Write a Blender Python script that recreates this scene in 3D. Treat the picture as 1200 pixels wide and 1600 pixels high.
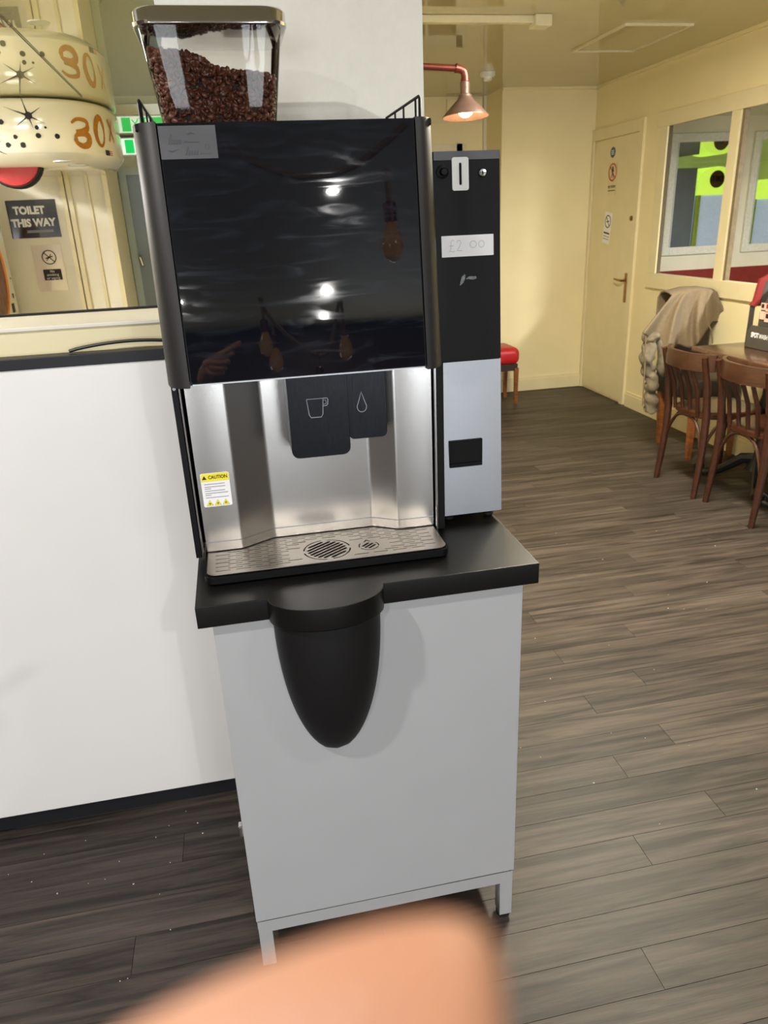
import bpy, bmesh, math, random
from mathutils import Vector, Matrix
random.seed(7)
for o in list(bpy.data.objects): bpy.data.objects.remove(o, do_unlink=True)
S = bpy.context.scene
COL = S.collection
PI = math.pi

# ------------------------------------------------------------------ camera
YAW, PITCH, ROLL, F, H = math.radians(10.53), math.radians(21.68), math.radians(-2.577), 1145.0, 1.48
fw = Vector((math.sin(YAW)*math.cos(PITCH), math.cos(YAW)*math.cos(PITCH), -math.sin(PITCH)))
rt0 = Vector((math.cos(YAW), -math.sin(YAW), 0)); up0 = rt0.cross(fw)
RT = math.cos(ROLL)*rt0 + math.sin(ROLL)*up0
UP = -math.sin(ROLL)*rt0 + math.cos(ROLL)*up0
CAM = Vector((0, 0, H))
cd = bpy.data.cameras.new('camera'); cam = bpy.data.objects.new('camera', cd); COL.objects.link(cam)
m3 = Matrix((RT, UP, -fw)).transposed()
cam.matrix_world = Matrix.Translation(CAM) @ m3.to_4x4()
cd.sensor_fit = 'VERTICAL'; cd.sensor_height = 36; cd.sensor_width = 27
cd.lens = F/1600*36; cd.clip_start = 0.005; cd.clip_end = 60
cd.dof.use_dof = True; cd.dof.focus_distance = 1.45; cd.dof.aperture_fstop = 10
S.camera = cam
# a photo pixel gives a direction; the plane it meets gives the distance
def ray(x, y): return RT*((x-600)/F) - UP*((y-800)/F) + fw
def AY(x, y, Y): d = ray(x, y); return CAM + d*(Y/d.y)
def AX(x, y, X): d = ray(x, y); return CAM + d*(X/d.x)
def AZ(x, y, Z): d = ray(x, y); return CAM + d*((Z-H)/d.z)

# ------------------------------------------------------------------ world, lights, exposure
w = bpy.data.worlds.new('world'); S.world = w; w.use_nodes = True
bg = w.node_tree.nodes['Background']; bg.inputs[0].default_value = (0.85, 0.93, 1, 1); bg.inputs[1].default_value = 0.4
S.view_settings.view_transform = 'Standard'; S.view_settings.look = 'None'
S.view_settings.exposure = 0.12; S.view_settings.gamma = 1; S.view_settings.use_curve_mapping = False
def area(name, loc, rot, sx, sy, power, color):
    l = bpy.data.lights.new(name, 'AREA'); l.shape = 'RECTANGLE'; l.size = sx; l.size_y = sy
    l.energy = power; l.color = color
    o = bpy.data.objects.new(name, l); o.location = loc; o.rotation_euler = rot; COL.objects.link(o); return o
# added front fill, set at two unseen shop windows far behind the photographer
area('shop_window_fill', (2.0, -7.36, .95), (-PI/2, 0, PI), 1.7, 1.2, 105, (0.93, 0.97, 1.0))
area('shop_window_fill', (-1.9, -7.36, .95), (-PI/2, 0, PI), 1.7, 1.2, 105, (0.93, 0.97, 1.0))
# recessed ceiling downlights of the front room, some added for front light: x, y, power
DOWN = [(-.95, .5, 26), (1.0, .45, 6), (.60, -1.64, 26), (-1.4, -1.6, 38), (.89, -4.69, 22), (-.50, -4.91, 22), (1.05, -6.5, 22)]
for x_, y_, p_ in DOWN:
    o_ = area('downlight_beam', (x_, y_, 2.384), (0, 0, 0), .055, .055, p_, (1.0, .975, .94)); o_.data.shape = 'DISK'
area('left_room_fill', (-1.9, 3.4, 2.03), (0, 0, 0), 0.2, 1.4, 120, (1.0, 0.98, 0.94))  # added out of view to brighten the left room
area('side_room_fill', (4.0, 2.3, 2.08), (0, 0, 0), 0.2, 1.4, 170, (0.98, 1.0, 0.94))  # added lamp for the side room, kept out of the mirrors' sight
area('dining_fill', (1.6, 2.7, 2.33), (0, 0, 0), 0.2, 1.2, 108, (1.0, 0.92, 0.74))  # added fill for the dining side, out of view

# ------------------------------------------------------------------ materials
def lin(c):
    return tuple(((v/255)/12.92 if v/255 <= .04045 else ((v/255+.055)/1.055)**2.4) for v in c)
class N:
    def __init__(s, name):
        s.m = bpy.data.materials.new(name); s.m.use_nodes = True; s.t = s.m.node_tree
        s.b = s.t.nodes['Principled BSDF']
    def add(s, typ, **kw):
        n = s.t.nodes.new(typ)
        for k, v in kw.items(): setattr(n, k, v)
        return n
    def link(s, a, b): s.t.links.new(a, b)
def mat(name, rgb, rough=.5, metal=0, var=.06, scale=30, bump=0, bscale=200, stretch=(1, 1, 1), ior=1.5, coat=0, emit=None, es=0, aniso=0, rvar=0, spec=.5):
    q = N(name); b = q.b; c = lin(rgb)
    tc = q.add('ShaderNodeNewGeometry'); mp = q.add('ShaderNodeMapping'); mp.inputs['Scale'].default_value = stretch
    q.link(tc.outputs['Position'], mp.inputs[0])
    nz = q.add('ShaderNodeTexNoise'); nz.inputs['Scale'].default_value = scale; nz.inputs['Detail'].default_value = 4
    q.link(mp.outputs[0], nz.inputs['Vector'])
    rp = q.add('ShaderNodeValToRGB'); e = rp.color_ramp.elements
    e[0].position = .3; e[1].position = .7
    e[0].color = (*[v*(1-var) for v in c], 1); e[1].color = (*[min(1, v*(1+var)) for v in c], 1)
    q.link(nz.outputs[0], rp.inputs[0]); q.link(rp.outputs[0], b.inputs['Base Color'])
    b.inputs['Roughness'].default_value = rough; b.inputs['Metallic'].default_value = metal
    b.inputs['IOR'].default_value = ior; b.inputs['Specular IOR Level'].default_value = spec; b.inputs['Coat Weight'].default_value = coat
    b.inputs['Coat Roughness'].default_value = .05
    if aniso: b.inputs['Anisotropic'].default_value = aniso
    if rvar:
        mr = q.add('ShaderNodeMapRange'); mr.inputs[3].default_value = max(0, rough-rvar); mr.inputs[4].default_value = rough+rvar
        q.link(nz.outputs[0], mr.inputs[0]); q.link(mr.outputs[0], b.inputs['Roughness'])
    if bump:
        n2 = q.add('ShaderNodeTexNoise'); n2.inputs['Scale'].default_value = bscale; n2.inputs['Detail'].default_value = 5
        q.link(mp.outputs[0], n2.inputs['Vector'])
        bp = q.add('ShaderNodeBump'); bp.inputs['Strength'].default_value = bump; bp.inputs['Distance'].default_value = .004
        q.link(n2.outputs[0], bp.inputs['Height']); q.link(bp.outputs[0], b.inputs['Normal'])
    if emit: b.inputs['Emission Color'].default_value = (*lin(emit), 1); b.inputs['Emission Strength'].default_value = es
    return q.m
def clear(name, tint=(.96, .96, .95), ior=1.28, rough=.02):
    q = N(name); q.t.nodes.remove(q.b)
    tr = q.add('ShaderNodeBsdfTransparent'); tr.inputs[0].default_value = (*tint, 1)
    gl = q.add('ShaderNodeBsdfGlossy'); gl.inputs['Roughness'].default_value = rough
    fr = q.add('ShaderNodeFresnel'); fr.inputs[0].default_value = ior
    mx = q.add('ShaderNodeMixShader'); q.link(fr.outputs[0], mx.inputs[0]); q.link(tr.outputs[0], mx.inputs[1]); q.link(gl.outputs[0], mx.inputs[2])
    q.link(mx.outputs[0], q.t.nodes['Material Output'].inputs[0]); return q.m
def wood_floor(name, base=(82, 73, 67), use_random=True):
    q = N(name); b = q.b
    g = q.add('ShaderNodeNewGeometry'); oi = q.add('ShaderNodeObjectInfo')
    cb = q.add('ShaderNodeCombineXYZ'); mul = q.add('ShaderNodeMath', operation='MULTIPLY'); mul.inputs[1].default_value = 37
    q.link(oi.outputs['Random'], mul.inputs[0]); q.link(mul.outputs[0], cb.inputs[0]); q.link(mul.outputs[0], cb.inputs[2])
    ad = q.add('ShaderNodeVectorMath', operation='ADD'); q.link(g.outputs['Position'], ad.inputs[0]); q.link(cb.outputs[0], ad.inputs[1])
    m1 = q.add('ShaderNodeMapping'); m1.inputs['Scale'].default_value = (.9, 16, 1); q.link(ad.outputs[0], m1.inputs[0])
    n1 = q.add('ShaderNodeTexNoise'); n1.inputs['Scale'].default_value = 2.2; n1.inputs['Detail'].default_value = 8; n1.inputs['Roughness'].default_value = .65; n1.inputs['Distortion'].default_value = .6
    q.link(m1.outputs[0], n1.inputs['Vector'])
    m2 = q.add('ShaderNodeMapping'); m2.inputs['Scale'].default_value = (6, 160, 1); q.link(ad.outputs[0], m2.inputs[0])
    n2 = q.add('ShaderNodeTexNoise'); n2.inputs['Scale'].default_value = 3; n2.inputs['Detail'].default_value = 3; q.link(m2.outputs[0], n2.inputs['Vector'])
    rp = q.add('ShaderNodeValToRGB'); e = rp.color_ramp.elements; c = lin(base)
    e[0].position = .36; e[0].color = (*[v*.30 for v in c], 1); e[1].position = .66; e[1].color = (*[v*1.5 for v in c], 1)
    k = e.new(.5); k.color = (*[v*.85 for v in c], 1)
    q.link(n1.outputs[0], rp.inputs[0])
    mx = q.add('ShaderNodeMix', data_type='RGBA', blend_type='MULTIPLY'); mx.inputs[0].default_value = .6
    q.link(rp.outputs[0], mx.inputs[6]); q.link(n2.outputs[1], mx.inputs[7])
    rv = q.add('ShaderNodeMapRange'); rv.inputs[3].default_value = .8; rv.inputs[4].default_value = 1.2; q.link(oi.outputs['Random'], rv.inputs[0])
    hs = q.add('ShaderNodeHueSaturation'); hs.inputs['Saturation'].default_value = 1.0; q.link(mx.outputs[2], hs.inputs['Color'])
    if use_random: q.link(rv.outputs[0], hs.inputs['Value'])
    q.link(hs.outputs[0], b.inputs['Base Color'])
    b.inputs['Roughness'].default_value = .5; b.inputs['Specular IOR Level'].default_value = .35
    bp = q.add('ShaderNodeBump'); bp.inputs['Strength'].default_value = .12; bp.inputs['Distance'].default_value = .002
    q.link(n2.outputs[0], bp.inputs['Height']); q.link(bp.outputs[0], b.inputs['Normal'])
    return q.m
def wood(name, rgb, rough=.35, axis=(4, 4, 40), coat=.3):
    q = N(name); b = q.b; c = lin(rgb)
    g = q.add('ShaderNodeTexCoord'); m = q.add('ShaderNodeMapping'); m.inputs['Scale'].default_value = axis; q.link(g.outputs['Object'], m.inputs[0])
    n = q.add('ShaderNodeTexNoise'); n.inputs['Scale'].default_value = 3; n.inputs['Detail'].default_value = 6; n.inputs['Distortion'].default_value = .8; q.link(m.outputs[0], n.inputs['Vector'])
    rp = q.add('ShaderNodeValToRGB'); e = rp.color_ramp.elements
    e[0].position = .3; e[0].color = (*[v*.55 for v in c], 1); e[1].position = .72; e[1].color = (*[v*1.2 for v in c], 1)
    q.link(n.outputs[0], rp.inputs[0]); q.link(rp.outputs[0], b.inputs['Base Color'])
    b.inputs['Roughness'].default_value = rough; b.inputs['Coat Weight'].default_value = coat; b.inputs['Coat Roughness'].default_value = .15
    return q.m
def display_glass(name):
    # black glass with dried wipe marks: a film of its own, curved streaks
    q = N(name); b = q.b
    g = q.add('ShaderNodeNewGeometry'); m = q.add('ShaderNodeMapping'); m.inputs['Scale'].default_value = (2, 1, 11); m.inputs['Rotation'].default_value = (0, .16, 0)
    q.link(g.outputs['Position'], m.inputs[0])
    n = q.add('ShaderNodeTexNoise'); n.inputs['Scale'].default_value = 4; n.inputs['Detail'].default_value = 6; n.inputs['Distortion'].default_value = 1.2; q.link(m.outputs[0], n.inputs['Vector'])
    rp = q.add('ShaderNodeValToRGB'); e = rp.color_ramp.elements
    e[0].position = .5; e[0].color = (.004, .005, .008, 1); e[1].position = .85; e[1].color = (.013, .017, .027, 1)
    q.link(n.outputs[0], rp.inputs[0]); q.link(rp.outputs[0], b.inputs['Base Color'])
    mr = q.add('ShaderNodeMapRange'); mr.inputs[1].default_value = .5; mr.inputs[2].default_value = .8; mr.inputs[3].default_value = .02; mr.inputs[4].default_value = .14
    q.link(n.outputs[0], mr.inputs[0]); q.link(mr.outputs[0], b.inputs['Roughness'])
    b.inputs['IOR'].default_value = 1.5
    return q.m

M = dict(
    plaster=mat('white_plaster', (246, 244, 233), .7, bump=.5, bscale=45, var=.02),
    cream=mat('cream_paint', (236, 224, 182), .5, var=.03, scale=3, bump=.05, bscale=60),
    cream_gloss=mat('cream_gloss_paint', (226, 215, 178), .3, var=.03, scale=8),
    boardcream=mat('pale_board', (236, 230, 214), .5, var=.03, scale=6),
    ceil=mat('gloss_ceiling_film', (186, 176, 138), .02, var=.02, scale=2, ior=2.2),
    ceil_matt=mat('matt_cream_ceiling', (178, 168, 136), .6, var=.02, scale=2),
    ceil_plain=mat('gloss_ceiling_film_pale', (214, 212, 172), .012, metal=.55, var=.02, scale=2, ior=1.8),
    floor=wood_floor('floor_plank_wood'), subfloor=wood_floor('floor_underlay_wood', use_random=False),
    gap=mat('joint_shadow_gap', (40, 34, 30), .8),
    whitepanel=mat('white_gloss_panel', (236, 234, 232), .28, var=.015, scale=2),
    black=mat('black_powder_coat', (15, 15, 17), .42, spec=.16, var=.1, scale=200, bump=.1, bscale=900),
    column=mat('satin_charcoal_coat', (40, 38, 39), .5, var=.06, scale=200, spec=.4),
    blackedge=mat('black_edging', (30, 31, 34), .45, var=.06, spec=.3),
    slab=mat('black_worktop', (20, 19, 19), .34, var=.04, scale=20, spec=.3),
    chute=mat('black_moulded_plastic', (24, 23, 24), .48, spec=.3, var=.15, scale=300, bump=.15, bscale=1200),
    cab=mat('pale_grey_cabinet', (176, 177, 180), .42, var=.025, scale=4),
    cabtrim=mat('pale_grey_frame', (172, 173, 175), .45, var=.03, scale=10),
    steel=mat('brushed_steel', (204, 202, 200), .24, 1, var=.025, scale=120, stretch=(14, 14, .5), bump=.012, bscale=300),
    steelv=mat('brushed_steel_dull', (158, 160, 164), .42, 1, var=.03, scale=120, stretch=(14, 14, .5), bump=.012, bscale=300),
    grate=mat('warm_brushed_steel', (205, 196, 186), .38, 1, var=.03, scale=120, stretch=(.6, 14, 14)),
    blacksteel=mat('black_brushed_steel', (34, 36, 40), .26, .75, var=.35, scale=60, stretch=(16, 16, .5), bump=.05, bscale=160),
    chrome=mat('chrome', (220, 220, 222), .08, 1, var=.02),
    glass_black=display_glass('black_display_glass'),
    greylabel=mat('grey_label', (92, 92, 96), .6, spec=.2, var=.03),
    greyink=mat('grey_label_ink', (60, 60, 64), .6),
    hopper=clear('clear_hopper_plastic', (.97, .97, .96)),
    bean=mat('roasted_coffee', (98, 58, 42), .36, var=.4, scale=160),
    beancore=mat('coffee_core', (28, 16, 12), .7),
    white=mat('white_plastic', (232, 232, 230), .4, var=.02),
    paper=mat('white_paper', (242, 242, 244), .6, var=.01),
    ink=mat('black_ink', (26, 26, 28), .6),
    pencil=mat('pale_pencil', (176, 172, 178), .7),
    etched=mat('etched_line', (140, 146, 156), .4),
    yellow=mat('yellow_label', (240, 226, 50), .5),
    linegrey=mat('small_print', (140, 140, 150), .7),
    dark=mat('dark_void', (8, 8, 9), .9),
    rubber=mat('black_rubber', (20, 20, 21), .65),
    boxcream=mat('cream_fibreglass', (240, 236, 224), .14, var=.02, scale=3, coat=.6),
    orange=mat('orange_brown_print', (186, 122, 40), .35, var=.15, scale=60),
    red=mat('red_vinyl', (176, 30, 36), .4, var=.08),
    redpaint=mat('dark_red_paint', (132, 38, 34), .5, var=.1),
    greydoor=mat('grey_door_paint', (130, 144, 162), .35, var=.05, scale=5),
    greyframe=mat('grey_frame_paint', (176, 192, 208), .35, var=.04),
    green=mat('green_exit_sign', (24, 196, 96), .4, emit=(30, 215, 105), es=.7),
    exitwhite=mat('lit_exit_sign_white', (240, 248, 245), .4, emit=(235, 250, 245), es=.7),
    exitbody=mat('exit_sign_case', (228, 234, 236), .35),
    laminate=mat('laminated_paper', (226, 214, 208), .12, coat=.8, var=.02),
    laminate_dark=mat('laminated_black', (30, 32, 34), .14, coat=.8),
    ringorange=mat('amber_ring', (214, 128, 40), .3, emit=(230, 120, 30), es=.08),
    disc=mat('brown_game_disc', (120, 78, 66), .5, var=.35, scale=30),
    copper=mat('copper_pipe_paint', (98, 44, 36), .35, .5, var=.1),
    shade=mat('copper_shade', (92, 72, 66), .4, .4, var=.1),
    bulb=mat('lit_bulb', (255, 220, 160), .3, emit=(255, 214, 150), es=60),
    lamp_on=mat('lit_lamp_diffuser', (255, 250, 240), .4, emit=(255, 246, 230), es=14),
    whitepaint=mat('white_trim', (222, 216, 190), .4, var=.03),
    mirror=mat('mirror_silver', (236, 238, 236), .01, 1, var=0),
    framewhite=mat('carved_white_frame', (232, 230, 222), .5, var=.08, scale=60, bump=1.0, bscale=90),
    lime=mat('lit_lime_acrylic', (214, 255, 70), .3, emit=(215, 255, 95), es=.75),
    limeplain=mat('lime_paint', (200, 226, 90), .35),
    tikibrown=mat('brown_badge', (96, 66, 34), .5, var=.3, scale=40),
    bluegrey=mat('blue_grey_steel', (150, 160, 178), .4, 0, var=.06, scale=5),
    coolglass=mat('cool_lit_panel', (205, 218, 235), .2, emit=(200, 220, 245), es=.35),
    brownglass=mat('brown_window_glass', (110, 84, 60), .12, var=.25, scale=12, coat=.5),
    chairwood=wood('red_brown_bentwood', (62, 30, 16)),
    chairwood2=wood('dark_bentwood', (92, 42, 26)),
    orangewood=wood('amber_wood_leg', (138, 82, 44), axis=(6, 6, 30)),
    tablewood=wood('dark_grained_table', (88, 60, 42), .22, (14, 3, 3), .5),
    iron=mat('black_cast_iron', (24, 25, 27), .38, .3, var=.2),
    leather=mat('dark_brown_leather', (44, 34, 28), .45, var=.15, bump=.15, bscale=150),
    hoodie=mat('grey_beige_fleece', (122, 106, 84), .95, var=.08, scale=60, bump=.4, bscale=500),
    hoodcam=mat('grey_marl_lining', (116, 106, 88), .95, var=.3, scale=25, bump=.4, bscale=400),
    boxgrey=mat('charcoal_card', (72, 68, 62), .5, var=.06),
    boxred=mat('red_card', (126, 38, 36), .45, var=.06),
    cardpink=mat('pale_pink_card', (214, 178, 164), .55, var=.08),
    skin=mat('skin', (206, 148, 116), .5, var=.05, scale=90, bump=.15, bscale=700),
    brass=mat('aged_brass', (150, 116, 64), .3, .9, var=.15),
    bluesign=mat('blue_disc_sign', (64, 96, 124), .5),
    signred=mat('red_sign_ring', (196, 60, 48), .5),
    cable=mat('black_cable', (18, 18, 19), .45),
    rope=mat('braided_flex', (150, 124, 100), .7, var=.3, scale=150),
    amberglass=mat('amber_bulb_glass', (170, 120, 60), .08, coat=.8, emit=(255, 190, 110), es=.35),
    shopframe=mat('dark_shopfront_frame', (52, 52, 54), .4),
    silver=mat('silver_beading', (214, 219, 222), .25, .3),
)
M['skin'].node_tree.nodes['Principled BSDF'].inputs['Subsurface Weight'].default_value = .15
M['skin'].node_tree.nodes['Principled BSDF'].inputs['Subsurface Radius'].default_value = (.004, .002, .001)

# ------------------------------------------------------------------ mesh helpers
ORG = {}
def B(): return bmesh.new()
def bx(bm, x0, x1, y0, y1, z0, z1, bev=0, seg=2, sh=None):
    vs = [bm.verts.new((x, y, z)) for x in (x0, x1) for y in (y0, y1) for z in (z0, z1)]
    idx = [(0, 1, 3, 2), (4, 6, 7, 5), (0, 4, 5, 1), (2, 3, 7, 6), (0, 2, 6, 4), (1, 5, 7, 3)]
    fs = [bm.faces.new([vs[i] for i in f]) for f in idx]
    bmesh.ops.recalc_face_normals(bm, faces=fs)
    if bev:
        es = set(e for f in fs for e in f.edges)
        bmesh.ops.bevel(bm, geom=list(es), offset=bev, segments=seg, profile=.5, affect='EDGES')
    return bm
def box(*a, **k): return bx(B(), *a, **k)
def tube(bm, pts, r, seg=10, cap=True):
    pts = [Vector(p) for p in pts]; n = len(pts)
    rs = r if isinstance(r, (list, tuple)) else [r]*n
    t0 = (pts[1]-pts[0]).normalized()
    u = t0.orthogonal().normalized(); rings = []
    for i, p in enumerate(pts):
        t = (pts[min(i+1, n-1)]-pts[max(i-1, 0)]).normalized()
        u = (u - t*u.dot(t)).normalized(); v = t.cross(u)
        rings.append([bm.verts.new(p + (u*math.cos(2*PI*k/seg)+v*math.sin(2*PI*k/seg))*rs[i]) for k in range(seg)])
    for a, b in zip(rings, rings[1:]):
        for k in range(seg): bm.faces.new((a[k], a[(k+1) % seg], b[(k+1) % seg], b[k]))
    if cap:
        bm.faces.new(rings[0][::-1]); bm.faces.new(rings[-1])
    return bm
def loft(bm, rings, cap0=True, cap1=True, close=True):
    R = [[bm.verts.new(p) for p in r] for r in rings]; n = len(R[0])
    for a, b in zip(R, R[1:]):
        for k in range(n if close else n-1): bm.faces.new((a[k], a[(k+1) % n], b[(k+1) % n], b[k]))
    if cap0: bm.faces.new(R[0][::-1])
    if cap1: bm.faces.new(R[-1])
    bmesh.ops.recalc_face_normals(bm, faces=bm.faces[:])
    return bm
def lathe(bm, prof, c, axis='z', seg=24, cap=True):
    c = Vector(c); rings = []
    for r, h in prof:
        ring = []
        for k in range(seg):
            a = 2*PI*k/seg; ca, sa = r*math.cos(a), r*math.sin(a)
            ring.append(c + (Vector((ca, sa, h)) if axis == 'z' else Vector((ca, h, sa)) if axis == 'y' else Vector((h, ca, sa))))
        rings.append(ring)
    return loft(bm, rings, cap, cap)
def rrect(cx, cy, hx, hy, r, n=6):
    pts = []
    for (sx, sy, a0) in ((1, 1, 0), (-1, 1, PI/2), (-1, -1, PI), (1, -1, 1.5*PI)):
        for k in range(n+1):
            a = a0 + PI/2*k/n; pts.append((cx+sx*(hx-r)+r*math.cos(a), cy+sy*(hy-r)+r*math.sin(a)))
    return pts
def sheet(loops, th, Mx=None, bev=0):
    """flat plate of thickness th with holes: first loop the outline, others holes; 2D in local xy, front at +z"""
    cu = bpy.data.curves.new('t', 'CURVE'); cu.dimensions = '2D'; cu.fill_mode = 'BOTH'; cu.extrude = th/2; cu.bevel_depth = bev
    for lp in loops:
        sp = cu.splines.new('POLY'); sp.points.add(len(lp)-1); sp.use_cyclic_u = True
        for i, p in enumerate(lp): sp.points[i].co = (p[0], p[1], 0, 1)
    o = bpy.data.objects.new('t', cu); COL.objects.link(o)
    bpy.context.view_layer.update()
    me = bpy.data.meshes.new_from_object(o.evaluated_get(bpy.context.evaluated_depsgraph_get()))
    bpy.data.objects.remove(o, do_unlink=True); bpy.data.curves.remove(cu)
    bm = B(); bm.from_mesh(me); bpy.data.meshes.remove(me)
    if Mx is not None: bm.transform(Mx)
    return bm
def frame(o, right, up):
    r = Vector(right).normalized(); u = Vector(up); u = (u - r*u.dot(r)).normalized(); n = r.cross(u)
    m = Matrix((r, u, n)).transposed().to_4x4(); m.translation = Vector(o); return m
def text_bm(body, size, Mx, ext=.0002, align='CENTER', shear=0, bold=0, width=None, space=1):
    cu = bpy.data.curves.new('t', 'FONT'); cu.body = body; cu.size = size; cu.extrude = ext; cu.align_x = align; cu.align_y = 'CENTER'
    cu.shear = shear; cu.offset = bold; cu.resolution_u = 3; cu.space_character = space
    o = bpy.data.objects.new('t', cu); COL.objects.link(o); bpy.context.view_layer.update()
    me = bpy.data.meshes.new_from_object(o.evaluated_get(bpy.context.evaluated_depsgraph_get()))
    bpy.data.objects.remove(o, do_unlink=True); bpy.data.curves.remove(cu)
    bm = B(); bm.from_mesh(me); bpy.data.meshes.remove(me)
    if width:
        xs = [v.co.x for v in bm.verts]; k = width/(max(xs)-min(xs)); mid = (max(xs)+min(xs))/2
        for v in bm.verts: v.co.x = (v.co.x-mid)*k
    bm.transform(Mx); return bm
def stroke(bm, pts, wd, Mx, z=.0003, closed=False):
    """flat ribbon of width wd along 2D points"""
    n = len(pts); L = []; Rr = []
    ws = wd if isinstance(wd, (list, tuple)) else [wd]*n
    for i, p in enumerate(pts):
        a = pts[(i-1) % n] if (closed or i) else pts[0]; b = pts[(i+1) % n] if (closed or i < n-1) else pts[-1]
        dx, dy = b[0]-a[0], b[1]-a[1]; l = math.hypot(dx, dy) or 1
        nx, ny = -dy/l*ws[i]/2, dx/l*ws[i]/2
        L.append(bm.verts.new(Mx @ Vector((p[0]+nx, p[1]+ny, z)))); Rr.append(bm.verts.new(Mx @ Vector((p[0]-nx, p[1]-ny, z))))
    for i in range(n if closed else n-1):
        j = (i+1) % n; bm.faces.new((L[i], Rr[i], Rr[j], L[j]))
    return bm
def circ(cx, cy, rx, ry=None, n=28, a0=0, a1=2*PI, inc=False):
    ry = ry or rx; k = n if not inc else n-1
    return [(cx+rx*math.cos(a0+(a1-a0)*i/k), cy+ry*math.sin(a0+(a1-a0)*i/k)) for i in range(n)]

def obj(name, bm, m, parent=None, smooth=False, local=False, ang=40):
    me = bpy.data.meshes.new(name)
    if parent is not None and not local:
        bmesh.ops.translate(bm, verts=bm.verts[:], vec=-ORG.get(parent.name, Vector()))
    bm.normal_update(); bm.to_mesh(me); bm.free()
    me.materials.append(M[m] if isinstance(m, str) else m)
    if smooth:
        for p in me.polygons: p.use_smooth = True
        me.set_sharp_from_angle(angle=math.radians(ang))
    o = bpy.data.objects.new(name, me); COL.objects.link(o)
    if parent is not None: o.parent = parent; ORG[o.name] = ORG.get(parent.name, Vector())
    return o
def recenter(o, p):
    p = Vector(p); o.data.transform(Matrix.Translation(-p)); o.location = p; ORG[o.name] = p.copy(); return o
def tag(o, label, cat, group=None):
    o['label'] = label; o['category'] = cat
    if group: o['group'] = group
    return o
def thing(name, label, cat, loc=(0, 0, 0), group=None):
    o = bpy.data.objects.new(name, None); o.empty_display_size = .05; COL.objects.link(o); o.location = loc
    ORG[o.name] = Vector(loc); return tag(o, label, cat, group)
def struct(name, bm, m, label=None, smooth=False):
    o = obj(name, bm, m, smooth=smooth); o['kind'] = 'structure'
    if label: o['label'] = label
    return o
def copy_tree(o, parent=None):
    c = o.copy(); COL.objects.link(c); c.parent = parent
    for ch in [x for x in o.children]: copy_tree(ch, c)
    return c

# ================================================================== SETTING
XW, YF, YA, ZC = 3.036, 6.198, 6.6, 2.40        # right wall, far wall, alcove wall, ceiling
PY0, PY1 = 1.735, 2.0                            # partition with the serving opening
ZL = 2.10                                        # lower ceiling of the room behind the opening
MY = 6.0; ZS = 2.15                              # mirror wall and ceiling of the side room

fl = struct('floor', box(-3.2, 9.2, -7.6, 7.0, -.12, -.006), 'subfloor', 'brown grey wood plank floor')
# planks run along x, .095 wide; near and middle distance piece by piece
rows = 0; PW = .0952; count = 0
plank_meshes = {}
y = .62; i = 0
while y < YA - .01:
    # visible strip of this row
    xl = -.95 if y < 1.72 else .40
    xr = min(XW-.01, .55 + y*.62 + .35)
    off = (i*0.437 + .13*math.sin(i*2.3)) % 1.22
    if y > YF-.05: xr = 2.22
    x = -1.9 + off
    while x < xr:
        x1 = x + 1.22
        a, b = max(x, -1.6 if y < 1.72 else .45), min(x1, XW-.012 if y < YF-.06 else 2.235)
        if b > xl and b-a > .05:
            y0, y1 = y, min(y+PW, YA-.002)
            bm = B(); g = .0003
            p = [(a+g, y0+g, -.006), (b-g, y0+g, -.006), (b-g, y1-g, -.006), (a+g, y1-g, -.006)]
            q = [(a+g*2, y0+g*2, 0), (b-g*2, y0+g*2, 0), (b-g*2, y1-g*2, 0), (a+g*2, y1-g*2, 0)]
            pm = [(u, v, -.001) for u, v, _ in p]
            loft(bm, [p, pm, q], False, True)
            o = obj('plank', bm, 'floor', fl); count += 1
        x = x1
    y += PW; i += 1

# ceilings
struct('ceiling_3', bx(box(-3.2, XW+.1, -7.6, 1.0, ZC, ZC+.1), -3.2, .45, 1.0, PY1, ZC, ZC+.1), 'ceil_matt', 'matt cream ceiling of the front room')
struct('ceiling', box(.45, XW+.1, 1.0, YA+.15, ZC, ZC+.1), 'ceil', 'glossy olive cream ceiling of the dining side')
struct('ceiling_1', box(-3.2, .40, PY1, 6.2, ZL, ZL+.1), 'ceil_plain', 'lower glossy ceiling behind the serving opening')
struct('ceiling_2', box(XW+.04, 9.2, -.8, MY+.1, ZS, ZS+.1), 'ceil_plain', 'glossy ceiling of the side room')

# partition: half wall, sill, pillar, header
bm = B()
bx(bm, -.085, .45, PY0, PY1, 0, ZC)                     # pillar
bx(bm, -3.2, -.085, PY0, PY1, 2.13, ZC)                 # header
bx(bm, -3.2, -1.9, PY0, PY1, 1.29, 2.13)
struct('wall_half', box(-3.2, -.086, PY0, PY1, 0, 1.29), 'cream', 'cream half wall below the serving opening')
struct('wall_partition', bm, 'plaster', 'white textured plaster partition')
struct('window_sill', box(-1.9, -.09, PY0-.006, PY1-.012, 1.29, 1.299, bev=.002), 'boardcream', 'cream sill of the opening')['kind'] = 'structure'
bm = B(); bx(bm, -1.9, -.085, PY1-.012, PY1, 1.29, 1.3045); bx(bm, -.092, -.0855, PY1-.012, PY1, 1.3045, 2.13)
struct('trim_1', bm, 'blackedge', 'thin black edge round the serving opening')
struct('wall_divider', box(.34, .45, PY1, YA+.1, 0, ZC), 'cream')

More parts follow.
